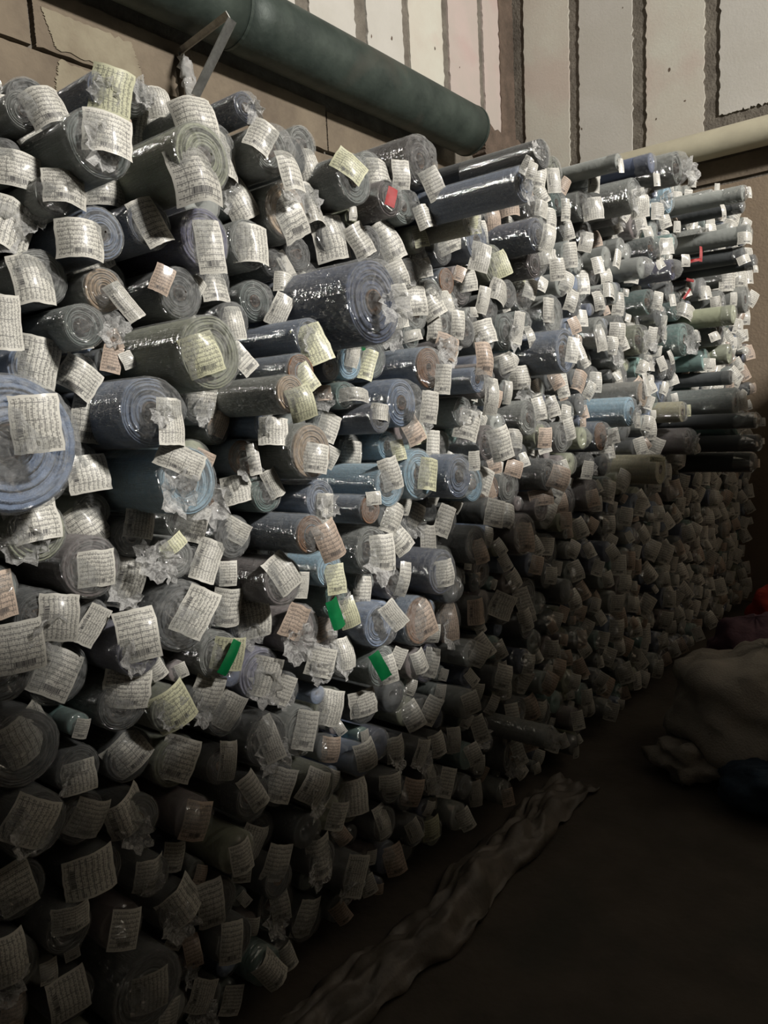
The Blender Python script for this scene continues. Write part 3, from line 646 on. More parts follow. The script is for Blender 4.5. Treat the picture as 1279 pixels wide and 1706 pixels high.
1.577 0.44 0.0451 -0.023 D 0.014 -0.015 0.01 0.05 0.067 0 -32 -
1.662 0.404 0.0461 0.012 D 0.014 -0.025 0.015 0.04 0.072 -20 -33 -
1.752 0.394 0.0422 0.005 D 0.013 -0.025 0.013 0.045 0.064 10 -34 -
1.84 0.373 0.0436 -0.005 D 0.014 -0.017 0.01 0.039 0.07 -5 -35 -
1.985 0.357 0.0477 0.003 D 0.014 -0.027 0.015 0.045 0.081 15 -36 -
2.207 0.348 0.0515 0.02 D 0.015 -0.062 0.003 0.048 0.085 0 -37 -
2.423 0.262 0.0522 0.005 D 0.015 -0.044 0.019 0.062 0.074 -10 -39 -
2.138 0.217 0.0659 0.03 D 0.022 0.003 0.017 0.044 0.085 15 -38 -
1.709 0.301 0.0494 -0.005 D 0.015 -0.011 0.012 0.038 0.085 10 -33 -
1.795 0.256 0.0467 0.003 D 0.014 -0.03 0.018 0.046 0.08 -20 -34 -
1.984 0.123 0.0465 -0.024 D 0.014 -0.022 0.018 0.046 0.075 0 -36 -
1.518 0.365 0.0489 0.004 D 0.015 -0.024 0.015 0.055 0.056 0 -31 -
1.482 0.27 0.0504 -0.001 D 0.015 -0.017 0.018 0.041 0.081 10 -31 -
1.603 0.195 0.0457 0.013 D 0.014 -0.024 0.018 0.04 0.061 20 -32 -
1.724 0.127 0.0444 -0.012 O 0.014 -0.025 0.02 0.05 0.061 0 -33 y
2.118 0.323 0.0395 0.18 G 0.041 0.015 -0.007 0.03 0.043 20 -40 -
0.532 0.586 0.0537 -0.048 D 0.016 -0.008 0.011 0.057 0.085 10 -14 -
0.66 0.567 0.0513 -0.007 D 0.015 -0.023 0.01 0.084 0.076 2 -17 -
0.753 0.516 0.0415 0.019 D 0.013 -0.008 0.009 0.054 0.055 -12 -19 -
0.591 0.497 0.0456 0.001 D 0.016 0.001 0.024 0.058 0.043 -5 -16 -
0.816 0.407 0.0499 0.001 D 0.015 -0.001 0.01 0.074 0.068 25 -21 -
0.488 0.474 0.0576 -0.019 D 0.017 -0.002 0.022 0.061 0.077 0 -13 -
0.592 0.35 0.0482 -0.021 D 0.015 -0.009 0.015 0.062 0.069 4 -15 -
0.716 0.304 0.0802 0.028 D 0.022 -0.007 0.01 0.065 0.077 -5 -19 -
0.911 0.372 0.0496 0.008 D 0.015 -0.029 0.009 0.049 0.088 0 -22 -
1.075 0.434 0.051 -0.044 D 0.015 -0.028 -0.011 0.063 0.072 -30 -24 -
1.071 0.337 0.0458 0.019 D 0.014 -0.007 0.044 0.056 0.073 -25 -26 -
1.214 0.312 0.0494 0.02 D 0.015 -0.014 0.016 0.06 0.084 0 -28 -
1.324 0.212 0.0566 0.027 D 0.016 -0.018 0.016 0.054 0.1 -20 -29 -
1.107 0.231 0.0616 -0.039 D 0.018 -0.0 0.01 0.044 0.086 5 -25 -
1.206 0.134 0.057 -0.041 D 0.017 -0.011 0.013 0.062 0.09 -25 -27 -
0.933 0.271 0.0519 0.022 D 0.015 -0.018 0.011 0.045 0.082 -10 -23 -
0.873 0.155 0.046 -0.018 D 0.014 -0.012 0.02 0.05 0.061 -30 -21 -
0.845 0.253 0.0363 -0.028 M 0.023 0.002 0.031 0.031 0.058 5 -21 m
"""
REST = """
2.768 2.246 0.033 0.18 G 0.011 -0.007 -0.017 0.021 0.052 0 -43 -
2.938 2.266 0.0389 0.24 N 0.017 0.005 -0.063 0.025 0.049 0 -44 -
3.14 2.227 0.0359 0.18 N 0.012 -0.105 -0.017 0.031 0.056 20 -44 -
4.005 2.417 0.0538 0.005 G 0.016 -0.065 -0.039 0.05 0.065 0 -45 -
4.12 2.421 0.0587 0.016 G 0.017 -0.059 -0.029 0.041 0.091 -6 -45 -
4.159 2.314 0.0533 -0.016 D 0.016 -0.059 0.004 0.062 0.049 0 -45 -
4.268 2.345 0.0575 0.011 D 0.017 -0.08 -0.042 0.042 0.087 -10 -46 -
3.939 2.343 0.0433 0.18 G 0.022 0.009 0.035 0.026 0.057 0 -47 -
3.775 2.294 0.0384 0.36 G 0.024 0.014 0.003 0.018 0.054 0 -48 -
3.882 2.268 0.0367 0.33 D 0.012 -0.351 -0.091 0.023 0.061 8 -47 -
4.264 2.23 0.056 0.18 G 0.019 0.005 0.029 0.098 0.049 -25 -47 -
3.885 2.137 0.0448 0.36 G 0.014 -0.109 -0.037 0.068 0.054 -3 -48 -
3.914 2.053 0.0425 0.33 D 0.013 -0.037 -0.029 0.063 0.039 20 -48 -
3.991 2.024 0.0373 0.36 D 0.012 -0.022 -0.037 0.026 0.034 0 -48 -
3.598 2.171 0.0519 0.018 E 0.015 -0.105 -0.03 0.042 0.065 10 -44 -
3.546 2.09 0.0429 0.12 K 0.021 0.006 0.066 0.036 0.048 0 -45 -
3.685 2.064 0.055 -0.012 D 0.016 -0.055 -0.01 0.094 0.073 15 -44 -
3.089 2.014 0.0437 0.06 P 0.014 -0.058 -0.05 0.037 0.072 -15 -43 -
2.936 1.957 0.0442 0.06 P 0.014 -0.11 -0.046 0.045 0.064 10 -42 -
3.239 1.95 0.0475 0.09 P 0.049 0.117 0.025 0.057 0.036 30 -44 -
3.84 1.982 0.0574 -0.038 N 0.017 -0.144 -0.026 0.051 0.08 0 -44 -
3.355 1.946 0.0509 0.006 D 0.015 -0.025 0.002 0.064 0.084 -8 -43 -
3.143 1.935 0.0481 -0.027 G 0.015 -0.025 -0.022 0.055 0.065 10 -42 -
3.112 1.842 0.0476 0.02 G 0.014 -0.047 0.007 0.071 0.059 -8 -42 -
3.516 1.876 0.0534 -0.028 K 0.016 -0.06 0.014 0.048 0.071 -20 -43 -
4.214 1.965 0.0606 0.06 D 0.017 -0.001 -0.02 0.078 0.075 5 -46 -
4.637 2.121 0.0662 -0.005 G 0.019 -0.08 -0.013 0.053 0.087 -10 -46 -
3.677 1.901 0.0545 0.06 D 0.019 0.001 -0.044 0.032 0.056 5 -45 -
3.991 1.79 0.052 0.27 O 0.015 -0.017 -0.056 0.026 0.07 -15 -47 -
4.162 1.614 0.0553 0.21 O 0.023 0.007 0.052 0.017 0.061 0 -47 -
4.049 1.589 0.0586 0.12 K 0.02 0.005 -0.023 0.069 0.061 -5 -46 -
4.138 1.439 0.0463 0.03 K 0.017 0.006 0.019 0.036 0.063 -10 -46 -
3.898 1.387 0.0592 -0.033 D 0.045 0.022 0.015 0.034 0.055 10 -45 -
4.07 1.492 0.0386 0.24 D 0.012 0.001 -0.003 0.02 0.042 0 -47 -
3.549 1.255 0.0575 0.019 D 0.017 -0.04 0.01 0.062 0.1 -4 -44 -
3.858 1.091 0.062 -0.011 D 0.052 0.023 0.02 0.109 0.079 -12 -45 -
4.093 1.249 0.0579 0.27 K 0.017 -0.018 -0.007 0.048 0.048 20 -48 -
2.047 1.672 0.0341 -0.021 G 0.017 0.002 0.015 0.028 0.03 0 -36 -
2.468 1.451 0.0436 -0.006 G 0.014 -0.048 0.003 0.041 0.055 20 -39 -
2.493 1.198 0.0445 -0.048 G 0.014 -0.03 0.04 0.052 0.044 -20 -39 -
2.331 1.227 0.0402 -0.008 D 0.013 -0.003 -0.018 0.032 0.05 15 -38 -
1.985 0.228 0.0401 -0.006 D 0.013 -0.02 0.016 0.038 0.066 -10 -36 -
2.554 0.1 0.0398 0.06 D 0.013 -0.001 -0.026 0.03 0.046 0 -40 -
3.878 1.28 0.0404 0.396 D 0.027 0.019 -0.01 0.026 0.04 0 -48 -
4.03 1.165 0.0452 0.372 D 0.024 0.011 0.008 0.024 0.029 0 -48 -
4.111 1.065 0.0556 0.33 D 0.025 0.015 -0.007 0.028 0.042 0 -48 m
"""
TAPES = [(254, 0.045, -0.007, 0.005, 0.024, 0.073, -35, -24, 'g'), (242, 0.036, -0.049, 0.024, 0.031, 0.076, 25, -32, 'g'), (221, 0.05, -0.053, -0.015, 0.034, 0.073, 15, -30, 'g'), (165, 0.028, -0.07, 0.021, 0.01, 0.02, 20, -31, 'g'), (30, 0.049, -0.057, -0.02, 0.026, 0.049, -20, -33, 'r'), (75, 0.06, 0.197, 0.08, 0.014, 0.07, -5, -45, 'r'), (75, 0.06, 0.126, 0.044, 0.059, 0.013, 10, -45, 'r'), (76, 0.027, -0.119, -0.034, 0.012, 0.064, -40, -45, 'r'), (76, 0.027, -0.072, 0.034, 0.041, 0.015, -10, -45, 'r')]
TAILS = [(202, 0.052, -0.063, -0.005, 0.042), (199, 0.023, -0.055, 0.01, 0.035), (22, 0.029, -0.017, 0.038, 0.032), (77, 0.034, -0.152, -0.034, 0.058), (77, 0.034, 0.275, 0.095, 0.053), (161, 0.074, -0.038, -0.016, 0.037), (122, 0.025, -0.038, 0.011, 0.037), (144, 0.026, -0.028, 0.0, 0.042), (181, 0.05, 0.02, -0.025, 0.021), (185, 0.06, -0.018, -0.005, 0.02), (57, 0.027, -0.056, -0.023, 0.033), (207, 0.024, -0.004, -0.022, 0.026), (199, 0.023, -0.082, 0.02, 0.022), (10, 0.067, 0.064, 0.001, 0.019)]
FILL = """
3.774 0.132 0.051
4.122 0.300 0.051
4.962 0.348 0.056
4.566 1.596 0.057
5.022 1.008 0.058
3.534 0.876 0.052
3.390 1.452 0.053
4.686 1.476 0.054
4.494 0.612 0.053
4.578 0.852 0.054
3.438 1.080 0.056
3.606 0.672 0.057
4.182 0.456 0.052
4.254 0.768 0.057
4.974 2.112 0.057
3.774 0.948 0.057
5.166 0.264 0.055
3.654 0.924 0.057
4.386 1.284 0.058
3.726 0.300 0.056
3.282 2.292 0.055
4.938 0.612 0.055
3.654 0.432 0.058
5.094 1.728 0.058
3.390 0.192 0.054
5.070 0.588 0.051
3.258 0.792 0.054
4.710 1.188 0.055
3.966 0.960 0.057
4.602 0.156 0.058
3.018 0.888 0.058
5.130 1.956 0.052
4.914 0.780 0.057
5.262 1.668 0.057
5.262 1.104 0.056
4.110 0.708 0.053
5.058 0.120 0.055
5.082 1.608 0.053
3.738 0.672 0.053
3.498 0.576 0.054
3.150 0.432 0.057
5.154 0.756 0.054
3.678 1.068 0.051
4.566 0.384 0.057
4.434 2.220 0.053
4.794 0.600 0.058
4.698 0.888 0.051
4.326 0.528 0.056
4.374 2.424 0.051
4.290 1.524 0.055
4.578 1.368 0.053
4.074 0.180 0.051
5.310 1.908 0.058
4.686 1.068 0.052
5.214 0.936 0.059
5.166 0.456 0.053
4.938 2.364 0.054
3.426 1.284 0.051
3.042 1.032 0.058
3.846 0.384 0.052
5.286 0.384 0.052
4.818 0.420 0.057
4.494 1.068 0.053
3.438 2.340 0.056
4.590 1.740 0.054
4.674 2.316 0.058
5.298 2.148 0.057
4.026 0.384 0.057
5.142 1.272 0.054
4.746 1.776 0.053
4.686 0.396 0.054
3.966 0.708 0.058
3.558 0.996 0.057
4.806 0.300 0.053
3.522 0.132 0.058
3.258 0.624 0.051
4.866 1.404 0.058
4.794 2.352 0.057
5.262 1.536 0.057
4.086 0.588 0.053
4.446 0.840 0.053
4.710 1.884 0.055
3.858 0.816 0.057
5.178 2.100 0.051
4.866 2.064 0.051
5.046 0.816 0.056
4.878 1.236 0.054
4.398 0.216 0.052
5.226 1.404 0.057
4.746 1.368 0.054
3.390 0.792 0.057
4.338 1.104 0.057
3.246 0.144 0.058
4.194 1.332 0.051
4.794 1.620 0.054
4.314 0.972 0.055
5.226 1.788 0.057
4.422 1.572 0.058
3.774 2.148 0.053
4.314 0.384 0.056
3.702 0.804 0.057
4.278 0.228 0.057
4.782 0.168 0.057
4.914 0.192 0.058
3.318 0.480 0.057
4.950 1.104 0.055
3.486 0.432 0.058
4.962 1.860 0.054
3.342 2.148 0.056
4.602 1.932 0.053
5.310 0.156 0.053
4.434 0.720 0.059
4.626 0.276 0.058
3.162 0.888 0.054
4.098 0.876 0.053
4.458 0.336 0.054
4.290 1.692 0.058
5.202 2.448 0.053
5.214 0.588 0.057
4.998 1.332 0.055
4.890 1.536 0.054
4.878 2.208 0.058
4.662 0.696 0.053
3.210 0.300 0.051
3.006 0.312 0.052
4.230 0.612 0.053
3.054 0.708 0.052
3.126 0.600 0.051
3.990 0.504 0.058
5.010 1.452 0.051
5.274 0.780 0.053
5.082 2.244 0.053
4.842 0.900 0.057
5.286 2.280 0.055
4.542 2.448 0.052
4.338 1.392 0.058
3.834 0.552 0.052
4.086 1.860 0.054
4.566 1.248 0.054
3.894 0.132 0.058
4.842 1.044 0.058
3.030 0.180 0.056
5.058 2.472 0.055
3.342 0.360 0.059
3.018 0.552 0.052
3.606 0.216 0.058
4.554 2.304 0.057
4.458 1.188 0.052
4.866 1.932 0.053
3.618 1.788 0.056
4.806 0.732 0.053
4.998 0.492 0.057
3.438 0.948 0.057
4.218 1.800 0.057
4.170 2.088 0.059
4.770 2.124 0.054
5.010 1.212 0.057
3.486 0.288 0.056
5.118 2.364 0.058
4.470 0.492 0.054
5.130 1.068 0.055
4.386 1.776 0.057
5.310 0.504 0.058
5.298 2.028 0.055
5.298 1.260 0.055
4.230 1.164 0.052
4.998 1.992 0.054
4.458 0.960 0.056
3.642 1.176 0.057
5.046 0.252 0.054
4.686 0.516 0.051
4.950 1.644 0.056
5.106 1.392 0.058
5.070 0.396 0.053
5.310 0.672 0.053
4.458 1.380 0.055
3.486 0.696 0.055
4.530 1.476 0.058
3.294 1.272 0.052
3.570 1.404 0.056
4.770 2.004 0.052
4.230 0.888 0.051
3.846 0.240 0.055
4.722 2.448 0.055
4.470 1.692 0.057
4.338 0.648 0.057
4.866 1.764 0.053
3.966 0.276 0.057
3.282 0.936 0.057
4.182 0.120 0.052
3.378 0.624 0.052
3.786 1.440 0.056
3.174 0.708 0.059
4.590 0.984 0.053
3.714 0.552 0.052
3.690 2.376 0.055
3.990 0.840 0.055
4.038 2.304 0.058
3.162 1.044 0.052
4.482 0.120 0.053
3.846 2.400 0.053
4.674 1.656 0.056
3.030 0.432 0.058
3.582 1.968 0.057
4.866 2.460 0.053
5.310 2.400 0.057
5.034 0.696 0.056
4.326 0.120 0.053
5.202 0.120 0.055
4.086 1.980 0.059
5.082 1.848 0.055
4.590 1.128 0.058
4.554 0.732 0.057
5.142 1.512 0.057
4.962 0.900 0.051
5.310 0.276 0.057
3.858 0.660 0.054
3.138 0.216 0.055
5.322 0.888 0.054
5.190 2.208 0.053
4.578 0.540 0.055
3.930 1.188 0.051
3.702 2.232 0.052
3.174 1.308 0.056
3.534 1.140 0.052
5.322 1.008 0.054
3.210 0.528 0.054
3.378 1.188 0.048
4.506 0.228 0.053
4.230 1.044 0.049
4.878 0.516 0.052
3.606 0.540 0.054
3.594 0.336 0.050
4.338 0.852 0.052
4.446 2.340 0.049
4.554 2.028 0.050
3.666 0.120 0.048
3.162 2.316 0.054
3.594 1.680 0.049
4.758 2.232 0.049
4.974 1.752 0.049
3.450 1.548 0.051
4.290 2.112 0.052
3.978 1.080 0.047
4.278 1.260 0.051
4.662 1.296 0.048
2.562 0.696 0.051
3.762 0.456 0.052
4.530 2.172 0.049
3.798 1.332 0.050
2.562 2.052 0.051
0.426 1.752 0.047
3.234 2.184 0.052
0.330 0.324 0.050
3.582 0.780 0.048
5.094 0.924 0.046
2.622 0.324 0.050
4.794 1.488 0.051
0.222 0.168 0.046
1.866 0.492 0.049
0.246 1.080 0.045
0.426 0.660 0.049
2.850 1.728 0.045
0.870 0.576 0.049
0.546 0.192 0.049
0.306 1.188 0.050
0.354 0.168 0.046
0.246 0.972 0.046
0.174 0.612 0.049
2.862 0.564 0.044
2.166 1.332 0.044
0.258 0.420 0.048
0.366 1.308 0.045
0.726 0.120 0.045
0.294 0.624 0.047
0.174 0.360 0.045
3.258 1.644 0.046
0.258 1.800 0.049
2.070 0.504 0.045
0.174 1.296 0.051
2.118 1.440 0.044
2.814 0.396 0.046
2.382 0.396 0.045
4.758 0.972 0.045
2.238 0.516 0.048
0.162 0.252 0.050
1.554 0.612 0.050
2.610 0.180 0.046
2.478 0.768 0.050
1.830 0.132 0.046
2.850 0.264 0.048
2.862 0.744 0.049
2.622 0.492 0.049
0.174 0.720 0.046
2.118 2.112 0.047
0.246 1.584 0.046
1.494 0.492 0.046
2.478 2.184 0.048
0.234 1.392 0.049
2.754 0.228 0.049
0.414 0.384 0.044
0.390 0.912 0.044
2.526 0.984 0.051
2.754 0.564 0.047
0.294 1.692 0.051
0.366 1.872 0.050
2.670 1.668 0.045
2.562 1.584 0.044
0.378 1.560 0.048
1.806 0.864 0.047
2.550 1.092 0.048
0.450 1.644 0.048
0.378 0.768 0.044
0.438 1.140 0.047
0.198 1.884 0.048
0.150 1.512 0.044
2.730 0.732 0.050
2.922 0.408 0.044
2.898 0.900 0.045
2.682 0.636 0.046
0.234 0.852 0.049
0.150 1.776 0.051
2.022 0.612 0.049
2.778 1.596 0.048
0.498 1.860 0.051
1.914 0.636 0.046
2.814 1.488 0.044
0.342 1.044 0.050
2.454 0.156 0.049
2.754 0.900 0.049
2.538 0.264 0.047
2.418 0.888 0.045
2.514 0.588 0.050
2.370 2.184 0.045
2.142 0.432 0.044
1.458 1.632 0.044
2.034 1.512 0.045
2.850 0.132 0.050
2.538 0.396 0.049
1.542 1.116 0.046
1.374 0.504 0.044
1.518 0.144 0.049
2.094 0.972 0.045
2.826 1.392 0.047
2.346 0.180 0.044
2.718 1.164 0.047
2.358 0.552 0.048
2.718 0.360 0.046
0.954 0.468 0.050
0.390 0.528 0.050
2.130 0.588 0.044
2.910 1.452 0.047
1.914 0.864 0.050
2.322 0.312 0.049
1.722 0.504 0.049
0.150 1.056 0.044
2.442 0.672 0.047
2.238 0.792 0.047
1.026 0.144 0.046
0.474 0.288 0.049
0.618 0.120 0.044
0.162 0.504 0.049
1.902 0.300 0.046
0.366 1.452 0.046
2.934 0.672 0.049
1.278 0.396 0.047
2.478 0.492 0.050
2.790 1.260 0.047
2.418 1.284 0.049
0.690 0.444 0.047
2.034 1.068 0.047
0.150 1.656 0.044
2.694 0.120 0.045
2.610 1.824 0.046
2.814 0.648 0.047
0.282 0.756 0.049
0.162 1.176 0.047
0.474 0.120 0.049
1.974 0.480 0.046
1.266 1.272 0.044
1.194 1.440 0.049
2.970 1.140 0.049
2.106 1.224 0.045
2.250 0.120 0.047
2.814 1.932 0.048
2.262 0.228 0.051
2.994 2.040 0.044
0.150 0.924 0.045
1.662 0.672 0.048
2.958 0.780 0.048
1.398 0.132 0.044
1.626 0.540 0.045
5.082 2.136 0.048
0.942 1.308 0.045
0.270 0.528 0.049
1.278 1.968 0.045
2.730 0.468 0.048
1.014 1.824 0.050
2.286 0.420 0.050
1.602 0.300 0.050
2.214 2.136 0.044
2.562 1.488 0.046
0.270 1.488 0.047
1.626 1.344 0.048
4.218 0.336 0.049
2.334 0.840 0.046
3.390 2.244 0.047
4.158 0.960 0.047
3.090 0.804 0.043
1.530 1.020 0.049
4.974 2.256 0.042
3.678 1.440 0.047
3.942 0.600 0.048
3.462 1.380 0.046
3.318 0.708 0.043
3.294 0.240 0.046
2.850 2.256 0.047
3.354 1.356 0.043
3.066 1.620 0.047
0.150 0.108 0.045
0.474 1.512 0.044
2.682 1.572 0.048
2.478 1.992 0.042
4.818 1.152 0.047
0.426 1.236 0.044
3.762 1.620 0.044
4.722 0.792 0.041
0.786 0.192 0.043
2.034 1.164 0.047
1.902 0.192 0.042
4.002 0.108 0.045
4.362 2.292 0.042
5.178 1.176 0.041
2.082 0.108 0.045
3.138 0.108 0.045
2.946 0.108 0.042
4.782 1.272 0.046
1.518 1.704 0.043
1.170 0.408 0.045
0.426 0.996 0.043
5.334 1.356 0.044
2.934 0.216 0.045
2.166 1.032 0.045
2.622 1.164 0.044
4.230 1.428 0.044
5.322 1.452 0.045
3.114 0.324 0.041
2.070 1.356 0.039
5.334 1.788 0.044
3.414 0.516 0.042
3.330 2.040 0.041
3.942 2.208 0.045
4.698 0.108 0.039
2.958 0.972 0.044
0.282 0.240 0.043
4.998 1.548 0.040
0.270 1.296 0.042
0.534 1.128 0.043
4.674 2.016 0.040
1.626 0.108 0.042
3.894 0.468 0.038
4.506 1.800 0.041
2.934 0.504 0.041
3.738 1.980 0.041
4.170 0.216 0.039
2.802 0.816 0.040
2.694 0.828 0.038
4.086 0.468 0.038
4.818 1.848 0.038
5.190 0.360 0.037
4.614 1.836 0.042
0.282 1.920 0.039
1.314 0.108 0.041
3.078 1.128 0.040
2.562 2.148 0.042
5.142 0.660 0.036
1.578 0.708 0.040
3.246 0.396 0.037
0.150 0.816 0.041
0.642 0.204 0.041
5.178 1.608 0.042
2.862 1.632 0.039
4.170 2.196 0.038
3.750 1.836 0.038
1.878 2.040 0.039
1.254 1.128 0.039
0.438 0.840 0.040
3.870 0.924 0.041
0.330 0.840 0.038
3.990 1.260 0.039
2.622 0.948 0.040
2.058 0.696 0.037
4.194 1.512 0.036
1.110 0.108 0.038
0.390 0.252 0.038
3.342 0.108 0.040
1.302 0.552 0.037
5.154 0.852 0.039
5.046 1.116 0.036
5.082 2.040 0.037
5.190 1.884 0.040
5.334 2.496 0.037
2.130 1.944 0.039
4.158 0.804 0.039
2.838 0.480 0.040
2.490 1.368 0.040
4.962 2.460 0.039
4.398 1.476 0.035
1.254 1.368 0.035
3.354 1.008 0.038
0.354 0.444 0.038
4.722 0.252 0.034
2.478 2.088 0.034
2.046 0.288 0.036
2.058 0.408 0.036
3.486 1.464 0.034
3.714 0.204 0.034
4.926 0.984 0.038
2.202 1.416 0.037
2.610 0.588 0.037
1.746 0.744 0.038
4.302 2.016 0.034
2.310 1.536 0.039
4.410 0.420 0.035
1.854 0.948 0.037
1.506 1.200 0.036
4.590 0.636 0.036
4.062 0.972 0.035
2.790 1.848 0.035
2.190 0.864 0.034
3.486 1.644 0.035
1.902 1.320 0.036
4.626 2.412 0.033
1.314 0.312 0.035
5.226 2.352 0.038
2.454 0.348 0.034
3.486 0.792 0.038
0.282 0.108 0.034
4.362 0.300 0.038
0.846 0.492 0.035
0.882 1.368 0.036
0.150 1.428 0.036
4.350 2.184 0.033
5.214 0.684 0.036
4.914 0.432 0.037
1.710 1.440 0.034
2.130 1.524 0.035
0.306 0.912 0.034
5.226 1.956 0.033
1.686 0.216 0.036
4.626 2.232 0.037
2.946 1.056 0.036
4.962 0.108 0.037
1.938 1.548 0.034
4.410 0.576 0.032
4.482 1.284 0.034
4.866 0.108 0.035
0.450 0.204 0.037
0.342 1.776 0.036
5.334 1.164 0.036
1.914 0.408 0.036
5.334 1.596 0.035
4.698 0.612 0.035
0.498 0.372 0.035
2.646 0.408 0.035
0.810 0.912 0.033
2.646 0.756 0.037
2.298 1.740 0.032
5.022 2.328 0.034
2.166 0.108 0.034
0.978 1.572 0.037
3.774 1.908 0.036
4.722 1.560 0.034
1.002 0.384 0.033
1.350 1.284 0.035
3.426 0.108 0.031
3.966 2.124 0.034
0.954 0.096 0.035
2.718 2.196 0.032
2.910 1.368 0.035
1.998 0.840 0.033
3.462 1.200 0.034
2.754 1.680 0.031
5.130 0.180 0.036
3.366 0.888 0.034
2.910 0.324 0.033
2.670 0.252 0.032
1.230 0.228 0.032
2.382 0.108 0.034
3.798 0.744 0.035
0.318 1.380 0.031
3.762 1.044 0.033
2.070 0.768 0.034
3.090 0.948 0.031
4.134 1.164 0.036
3.102 0.516 0.030
4.398 1.032 0.033
1.926 0.552 0.033
0.498 1.200 0.034
2.622 1.740 0.033
4.218 2.424 0.034
0.594 0.264 0.032
0.810 0.096 0.030
1.386 0.924 0.033
0.342 0.696 0.033
0.546 1.932 0.031
4.074 2.076 0.033
2.298 2.148 0.034
0.462 0.768 0.032
4.098 0.096 0.031
1.542 0.852 0.032
3.366 1.560 0.032
4.074 0.792 0.030
3.774 2.052 0.030
0.366 1.644 0.031
4.782 0.504 0.032
1.326 1.092 0.032
0.246 0.312 0.031
4.290 2.436 0.029
4.134 0.384 0.032
0.510 1.776 0.029
3.678 1.644 0.031
4.650 1.560 0.029
2.190 1.200 0.029
1.902 0.096 0.029
0.954 0.180 0.033
0.210 1.716 0.029
4.638 0.780 0.032
0.438 1.920 0.031
5.094 1.176 0.030
0.834 0.324 0.029
3.834 2.076 0.029
2.742 1.440 0.030
0.486 1.068 0.030
2.046 0.180 0.031
4.350 1.200 0.029
3.930 0.360 0.029
2.034 2.088 0.033
1.854 1.224 0.029
2.526 1.824 0.030
2.370 0.636 0.029
4.326 1.608 0.031
5.238 0.204 0.029
4.254 1.608 0.033
0.786 1.872 0.028
4.374 1.656 0.032
0.390 0.096 0.028
3.822 2.232 0.029
4.458 2.424 0.030
2.610 1.980 0.029
4.878 0.684 0.031
2.322 1.056 0.028
1.446 1.728 0.030
4.158 0.540 0.032
4.686 0.192 0.029
2.430 0.588 0.029
4.902 1.320 0.031
4.194 1.248 0.032
3.594 1.080 0.028
5.094 0.504 0.029
4.662 1.392 0.031
2.190 0.636 0.030
1.398 0.264 0.030
2.418 1.380 0.028
1.446 0.192 0.028
1.818 1.128 0.027
3.858 0.996 0.030
2.154 0.516 0.029
4.350 0.768 0.029
1.854 0.576 0.027
1.662 1.128 0.031
2.850 1.560 0.030
5.202 2.016 0.029
2.742 1.512 0.030
4.794 0.816 0.029
2.934 0.588 0.027
2.394 0.480 0.030
3.606 1.488 0.030
1.302 0.480 0.028
4.194 0.696 0.028
1.794 0.456 0.031
1.686 0.588 0.031
2.154 0.924 0.030
4.890 0.288 0.029
4.194 1.704 0.026
0.474 0.924 0.030
4.866 1.668 0.028
0.774 1.500 0.026
2.250 1.824 0.030
4.674 0.972 0.026
5.178 2.292 0.027
5.226 1.308 0.029
2.250 0.708 0.030
0.846 1.920 0.026
1.506 1.980 0.028
3.054 0.096 0.028
2.370 0.948 0.028
4.626 0.456 0.029
1.950 1.788 0.027
2.418 2.124 0.028
1.014 0.240 0.028
3.054 1.716 0.026
1.458 1.140 0.028
3.006 0.636 0.029
2.766 0.144 0.028
1.794 0.540 0.028
4.806 1.704 0.026
5.214 1.032 0.026
4.170 1.884 0.026
4.266 0.456 0.029
3.378 0.276 0.029
2.778 0.312 0.026
2.874 0.828 0.027
3.174 0.804 0.029
4.878 2.304 0.027
3.978 0.180 0.026
1.002 0.840 0.028
1.266 0.708 0.025
3.246 1.200 0.028
0.558 0.420 0.026
0.234 1.224 0.025
4.230 0.528 0.029
0.246 0.684 0.029
2.394 1.968 0.029
2.610 1.032 0.029
2.406 0.804 0.028
2.922 1.764 0.027
3.942 0.420 0.028
3.690 1.248 0.027
3.690 2.148 0.025
3.486 2.268 0.026
0.534 1.632 0.026
4.122 1.536 0.029
2.490 0.912 0.025
3.282 1.716 0.025
5.178 1.692 0.027
1.794 1.620 0.025
3.942 1.308 0.026
5.142 0.540 0.028
5.334 0.588 0.028
3.570 0.456 0.027
1.542 0.780 0.027
3.774 0.852 0.027
4.938 0.696 0.027
1.434 1.452 0.028
2.154 0.804 0.026
4.014 0.636 0.025
3.342 1.764 0.027
2.634 1.092 0.027
1.746 0.816 0.026
2.046 1.428 0.027
3.198 0.972 0.026
4.770 1.092 0.027
5.022 2.184 0.027
4.878 0.360 0.027
4.842 1.320 0.026
3.438 0.360 0.025
1.350 0.432 0.027
3.402 0.708 0.027
0.714 0.192 0.024
5.250 1.188 0.027
5.142 0.984 0.023
3.726 0.384 0.025
0.318 1.608 0.026
2.622 0.096 0.024
3.798 1.788 0.026
2.766 1.092 0.027
3.354 2.340 0.025
2.478 1.116 0.023
0.162 1.584 0.026
3.450 0.864 0.023
4.302 1.788 0.024
2.538 1.416 0.026
4.014 1.668 0.026
4.962 0.264 0.024
3.762 1.524 0.026
1.266 1.200 0.024
4.746 0.672 0.025
1.758 0.192 0.024
3.474 0.204 0.026
4.050 0.264 0.026
0.234 1.152 0.025
5.334 1.716 0.026
1.698 1.284 0.025
3.186 1.872 0.027
1.242 1.500 0.024
2.670 0.552 0.025
2.850 1.320 0.023
3.090 1.308 0.025
4.422 1.116 0.026
5.106 0.324 0.023
2.670 0.900 0.026
4.686 2.208 0.024
5.238 0.852 0.026
3.318 0.564 0.024
1.434 0.444 0.026
2.334 0.480 0.024
1.002 0.312 0.023
0.378 1.380 0.023
4.674 1.740 0.024
3.390 0.432 0.026
4.542 0.300 0.023
1.854 1.968 0.026
2.682 0.192 0.024
2.526 0.180 0.024
